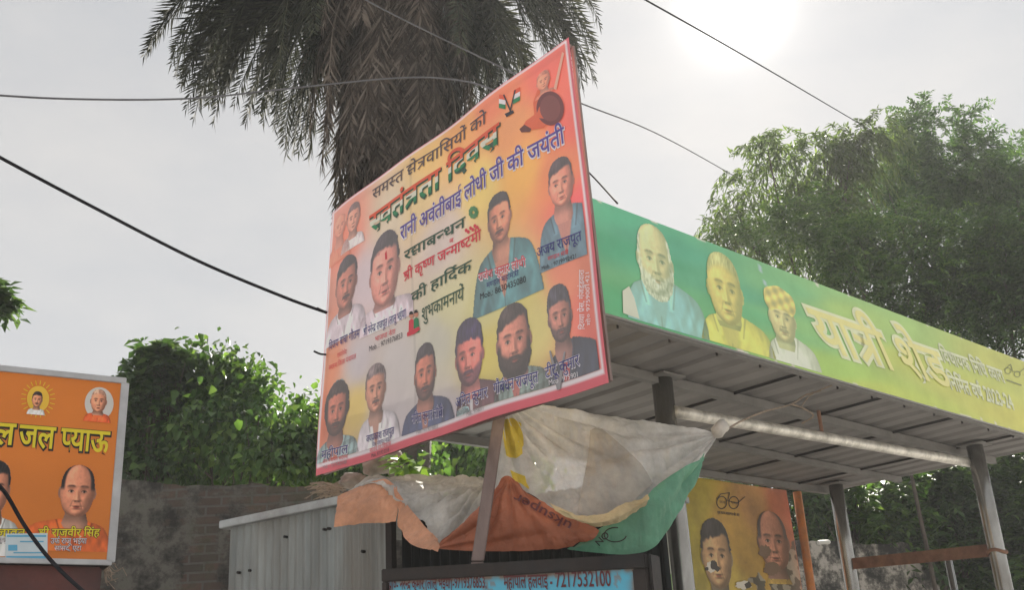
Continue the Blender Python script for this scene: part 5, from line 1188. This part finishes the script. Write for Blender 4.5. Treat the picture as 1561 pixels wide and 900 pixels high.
for (seed, lobes, mt, lab, tr) in (
    (21, [(1320, 745, 60, 50, 14.5), (1280, 790, 55, 40, 14.3), (1240, 770, 40, 40, 14.2), (1350, 800, 50, 50, 14.6)], m_lfC, 'bright leafy tree between the rear column and orange post', (1310, 860, 14.6)),
    (22, [(1400, 760, 60, 70, 15), (1440, 720, 50, 40, 15.2), (1460, 800, 55, 80, 15), (1390, 850, 60, 60, 14.8), (1440, 880, 60, 60, 14.8)], m_lfD, 'dark leafy tree framed under the right end of the shelter roof', (1430, 900, 15)),
    (23, [(1540, 720, 60, 55, 15.5), (1580, 790, 70, 80, 15.5), (1530, 840, 55, 80, 15.4), (1600, 880, 90, 80, 15.4), (1500, 770, 40, 60, 15.6)], m_lfC, 'bushy tree to the right of the right front column', (1570, 900, 15.5)),
    (24, [(1090, 730, 70, 30, 14), (1160, 745, 60, 24, 14), (1215, 740, 40, 30, 14.1), (1220, 800, 40, 60, 14.3)], m_lfD, 'dark tree showing in the gap above the rear poster', (1130, 800, 14)),
    (25, [(1390, 700, 120, 60, 18), (1500, 690, 120, 60, 18), (1300, 690, 100, 50, 18), (1450, 800, 120, 100, 18.5), (1330, 820, 100, 90, 18.5), (1560, 640, 90, 60, 18)], m_lfD, 'deep dark tree filling the far background behind the shelter columns', (1420, 860, 18.2))):
    tree('tree', lobes, mt, lab, 'tree', seed, 46, tr, GT, .065, 18, gap=.32, L=.38, m=9, ln=.12, wd=.05, droop=.6, spread=.85)

# broad-leaved bush behind the brick wall: heart shaped drooping leaves
def broad(name, lobes, mat, label, cat, seed, dens, trunk, group=None, ln=.088, wd=.066, r0=.08, bk=20, gap=.2, shell=2.6, back=None):
    r = np.random.default_rng(seed); P, O_ = in_lobes(lobes, dens * 1.7, r, shell, gap); c = at(*trunk); e = empty(name, (c[0], c[1], 0), label, cat, group)
    k = len(P); m = 5; pos = []; dd = []; up = []
    for i in range(m):
        o = r.normal(size=(k, 3)) * .13; pos.append(P + o); v = O_ * .55 + r.normal(size=(k, 3)) * .45; v[:, 2] -= .75; dd.append(v); up.append(O_ * .8 + np.array([0, 0, .7]) + r.normal(size=(k, 3)) * .3)
    pos, dd, up = map(np.concatenate, (pos, dd, up)); n = len(pos); sc = .5 + .85 * r.random(n) ** 1.3; sc = sc[:, None]
    d, s, nn = frames(dd, up); l = ln * sc; w = wd * sc; f = .22
    a0 = pos; tip = pos + d * l - nn * l * .10
    r1 = pos + d * l * .22 + s * w * .50 + nn * w * f; r2 = pos + d * l * .62 + s * w * .36 + nn * w * f * .6; l1 = pos + d * l * .22 - s * w * .50 + nn * w * f; l2 = pos + d * l * .62 - s * w * .36 + nn * w * f * .6
    V = np.stack([a0, r1, r2, tip, l2, l1], 1).reshape(-1, 3); b = (np.arange(n) * 6)[:, None]
    F = np.concatenate([b + np.array([[0, 1, 2, 3]]), b + np.array([[0, 3, 4, 5]])]); np_mesh('crown', V, F, mat, e)
    branches((c[0], c[1], 0), P, r, r0, bk).build('trunk', m_bark, e, smooth=True); return e
GB = 'bushes behind the brick wall'
broad('bush', [(430, 665, 52, 46, 11), (380, 650, 60, 55, 11), (470, 685, 50, 52, 10.6), (330, 600, 38, 40, 11.4), (310, 562, 26, 24, 11.5), (345, 580, 22, 18, 11.4), (306, 540, 9, 7, 11.5), (320, 665, 70, 65, 11), (420, 700, 80, 50, 10.6), (296, 556, 14, 12, 11.5), (405, 612, 26, 18, 11.1), (380, 722, 110, 34, 11.6), (300, 720, 80, 34, 11.6), (460, 722, 60, 34, 11.4), (375, 590, 22, 18, 11.2), (455, 628, 22, 14, 11.0), (352, 572, 14, 12, 11.4)], m_lfC, 'bright green broad-leaved bush swelling behind the brick wall beside the banner', 'bush', 31, 120, (400, 800, 11), GB)
broad('bush', [(250, 650, 60, 60, 11.6), (215, 640, 45, 45, 11.8), (260, 710, 70, 40, 11.2), (200, 700, 50, 50, 11.6), (240, 600, 34, 24, 11.8)], m_lfD, 'darker green bush behind the brick wall next to the orange signboard', 'bush', 32, 120, (235, 800, 11.5), GB)
broad('bush', [(640, 700, 50, 40, 10.6), (700, 710, 60, 45, 10.8), (760, 700, 50, 50, 11), (560, 720, 50, 40, 10.6), (620, 740, 60, 40, 10.4), (600, 690, 90, 50, 12.2), (700, 690, 100, 55, 12.4), (780, 700, 80, 60, 12.2)], m_lfC, 'green bush seen below the bottom edge of the banner', 'bush', 33, 110, (680, 800, 10.8), GB)
tree('young_tree', [(212, 585, 18, 26, 11.2), (245, 572, 22, 22, 11.2), (244, 545, 12, 8, 11.2), (225, 610, 20, 20, 11.2), (268, 592, 16, 16, 11.3)], m_lfD, 'slender young tree poking above the darker bush beside the orange signboard', 'tree', 34, 95, (238, 700, 11.2), None, .05, 22, gap=.3, shell=1.8, L=.30, m=7, ln=.11, wd=.06, droop=.5, spread=.8)
# light young plant by the stones
e = empty('young_plant', at(620, 735, 6.6) * np.array([1, 1, 1]), 'pale green young plant with broad leaves growing beside the stones', 'plant')
r = np.random.default_rng(41); mb = MB(); pos = []; dd = []
for q in range(16):
    px, py = r.uniform(596, 645), r.uniform(694, 722); p = at(px, py, 6.6 + r.uniform(-.1, .1)); b_ = at(620 + r.uniform(-6, 6), 742, 6.6); mb.tube(spline([b_, (b_ + p) / 2 + r.normal(size=3) * .01, p], 5), [.006, .005, .004, .003, .002], 5); pos.append(p); dd.append(np.array([r.uniform(-1, 1), -.5, r.uniform(-.8, .2)]))
    pos.append(p + r.normal(size=3) * .03); dd.append(np.array([r.uniform(-1, 1), -.4, r.uniform(-.8, .1)]))
mb.build('stem', m_lfE, e); V, F = leaves(np.array(pos), np.array(dd), np.tile([0, -.4, 1.0], (len(pos), 1)) + r.normal(size=(len(pos), 3)) * .3, r.uniform(.08, .15, len(pos)), r.uniform(.05, .085, len(pos)), .2, .4, .2); np_mesh('leaves', V, F, m_lfE, e)
# branch reaching in at the left edge
tree('tree', [(-30, 436, 10, 13, 9.4), (-14, 460, 10, 6, 9.4), (-34, 452, 18, 20, 9.5), (-90, 430, 40, 46, 9.6), (-150, 440, 50, 50, 9.7), (4, 462, 6, 4, 9.4)], m_lfD, 'leafy branch tips of a tree reaching in at the left edge of the sky', 'tree', 51, 190, (-230, 700, 9.8), None, .07, 12, gap=.6, shell=1.6, tw=.03, L=.14, m=4, ln=.11, wd=.055, droop=.3, spread=.8)

# ------------------------------------------------------------------ date palm
PD = 10.5
pc = at(600, -150, PD); ptop = pc[2]
palm = empty('palm_tree', (pc[0], pc[1], 0), 'tall date palm with a thick skirt of dead hanging fronds behind the banner', 'palm tree')
mb = MB(); r = np.random.default_rng(61); zz = np.linspace(0, ptop, 60)
mb.tube([(pc[0] + .05 * math.sin(z * .5), pc[1], z) for z in zz], [.23 + .03 * math.sin(z * 14) for z in zz], 16); mb.build('trunk', m_bark, palm, smooth=True)
def frond(start, az, el, L, bend, nl, ll, lw, r, dead=False, twist=0.0):
    """curving rachis; returns rachis points and leaflets"""
    n = 26; pts = [np.array(start, float)]; a = el
    for i in range(n):
        a_ = a - bend * (i / n) ** 1.1
        a_ = max(a_, -R(86)); pts.append(pts[-1] + np.array([math.sin(az) * math.cos(a_), math.cos(az) * math.cos(a_), math.sin(a_)]) * L / n)
    pts = np.array(pts); t = np.linspace(.12, 1, nl); idx = t * n; i0 = np.minimum(idx.astype(int), n - 1); P = pts[i0] + (pts[i0 + 1] - pts[i0]) * (idx - i0)[:, None]
    ax = pts[i0 + 1] - pts[i0]; ax /= np.linalg.norm(ax, axis=1, keepdims=True)
    side = np.cross(ax, [0, 0, 1.0]) + 1e-6; side /= np.linalg.norm(side, axis=1, keepdims=True); nr = np.cross(side, ax)
    ps, ds, us, ls = [], [], [], []
    prof = np.sin(np.clip(t, 0, 1) * math.pi * .82 + .35) ** .7
    for sg in (-1, 1):
        if dead: v = ax * .9 + side * sg * (.40 + .35 * r.random((nl, 1))) + r.normal(size=(nl, 3)) * .20; v[:, 2] -= .40
        else: v = ax * (.55 + .5 * t[:, None] ** 2) + side * sg * .85 + nr * (.30 + .25 * r.normal(size=(nl, 1))) + r.normal(size=(nl, 3)) * .06; v[:, 2] -= .10
        ps.append(P); ds.append(v); us.append(nr + r.normal(size=(nl, 3)) * .3); ls.append(ll * prof * (.8 + .4 * r.random(nl)))
    return pts, np.concatenate(ps), np.concatenate(ds), np.concatenate(us), np.concatenate(ls)
def fronds(specs, mat, name, lw, dead=False):
    V = []; F = []; mbx = MB(); k = 0
    for s in specs:
        pts, p, d, u, l = frond(*s, r, dead); v, f = leaves(p, d, u, l, np.full(len(l), lw), .15, .35, .12 if not dead else .05); V.append(v); F.append(f + k); k += len(v)
        rr = np.linspace(.020, .004, len(pts)); mbx.tube(pts[::3], list(rr[::3]), 5)
    rv = np.array(mbx.v); rf = [q for q in mbx.f if len(q) == 4]
    V.append(rv); F.append(np.array(rf) + k)
    return np_mesh(name, np.concatenate(V), np.concatenate(F), mat, palm)
C0 = np.array([pc[0], pc[1], ptop])
sp1 = []
for q in range(84):
    az = q * 2.39996 + r.normal() * .12; lv = q / 84; el = R(72) - R(105) * lv ** .85 + r.normal() * .06
    sp1.append((C0 + np.array([math.sin(az), math.cos(az), 0]) * .16 + np.array([0, 0, .4 - .9 * lv]), az, el, 2.55 + .55 * r.random(), R(70) + R(25) * r.random() - R(15) * (1 - lv), 74, .36, .022))
for (az, el, L, bn) in ((R(-86), R(4), 3.3, R(80)), (R(-98), R(-6), 3.2, R(74)), (R(-78), R(-14), 3.2, R(68)), (R(-90), R(-24), 3.1, R(60)), (R(-82), R(-5), 3.0, R(70)), (R(-100), R(-20), 2.9, R(62)), (R(-60), R(0), 3.1, R(75)), (R(-115), R(5), 2.9, R(72)), (R(-75), R(-35), 2.7, R(50)), (R(-95), R(-45), 2.9, R(40)), (R(-70), R(-58), 3.0, R(28)), (R(-110), R(-62), 3.3, R(22)),
                       (R(85), R(-10), 2.8, R(66)), (R(100), R(-28), 2.8, R(56)), (R(75), R(-40), 2.7, R(45)), (R(110), R(0), 2.9, R(72)), (R(95), R(-55), 2.6, R(30)), (R(80), R(-18), 3.0, R(66)), (R(-88), R(-28), 2.2, R(60)), (R(-60), R(-40), 2.0, R(45)), (R(-120), R(-45), 2.1, R(40)), (R(90), R(-20), 2.2, R(66)), (R(60), R(-45), 2.0, R(44)), (R(120), R(-38), 2.1, R(50)), (R(100), R(-60), 2.3, R(26)), (R(78), R(-50), 2.6, R(34)), (R(112), R(-48), 2.6, R(36))):
    for w in range(4): sp1.append((C0 + np.array([math.sin(az), math.cos(az), 0]) * .2 + np.array([0, 0, -.35]), az + r.normal() * .1, el + r.normal() * .06, L * (.95 + .1 * r.random()), bn, 74, .38, .022))
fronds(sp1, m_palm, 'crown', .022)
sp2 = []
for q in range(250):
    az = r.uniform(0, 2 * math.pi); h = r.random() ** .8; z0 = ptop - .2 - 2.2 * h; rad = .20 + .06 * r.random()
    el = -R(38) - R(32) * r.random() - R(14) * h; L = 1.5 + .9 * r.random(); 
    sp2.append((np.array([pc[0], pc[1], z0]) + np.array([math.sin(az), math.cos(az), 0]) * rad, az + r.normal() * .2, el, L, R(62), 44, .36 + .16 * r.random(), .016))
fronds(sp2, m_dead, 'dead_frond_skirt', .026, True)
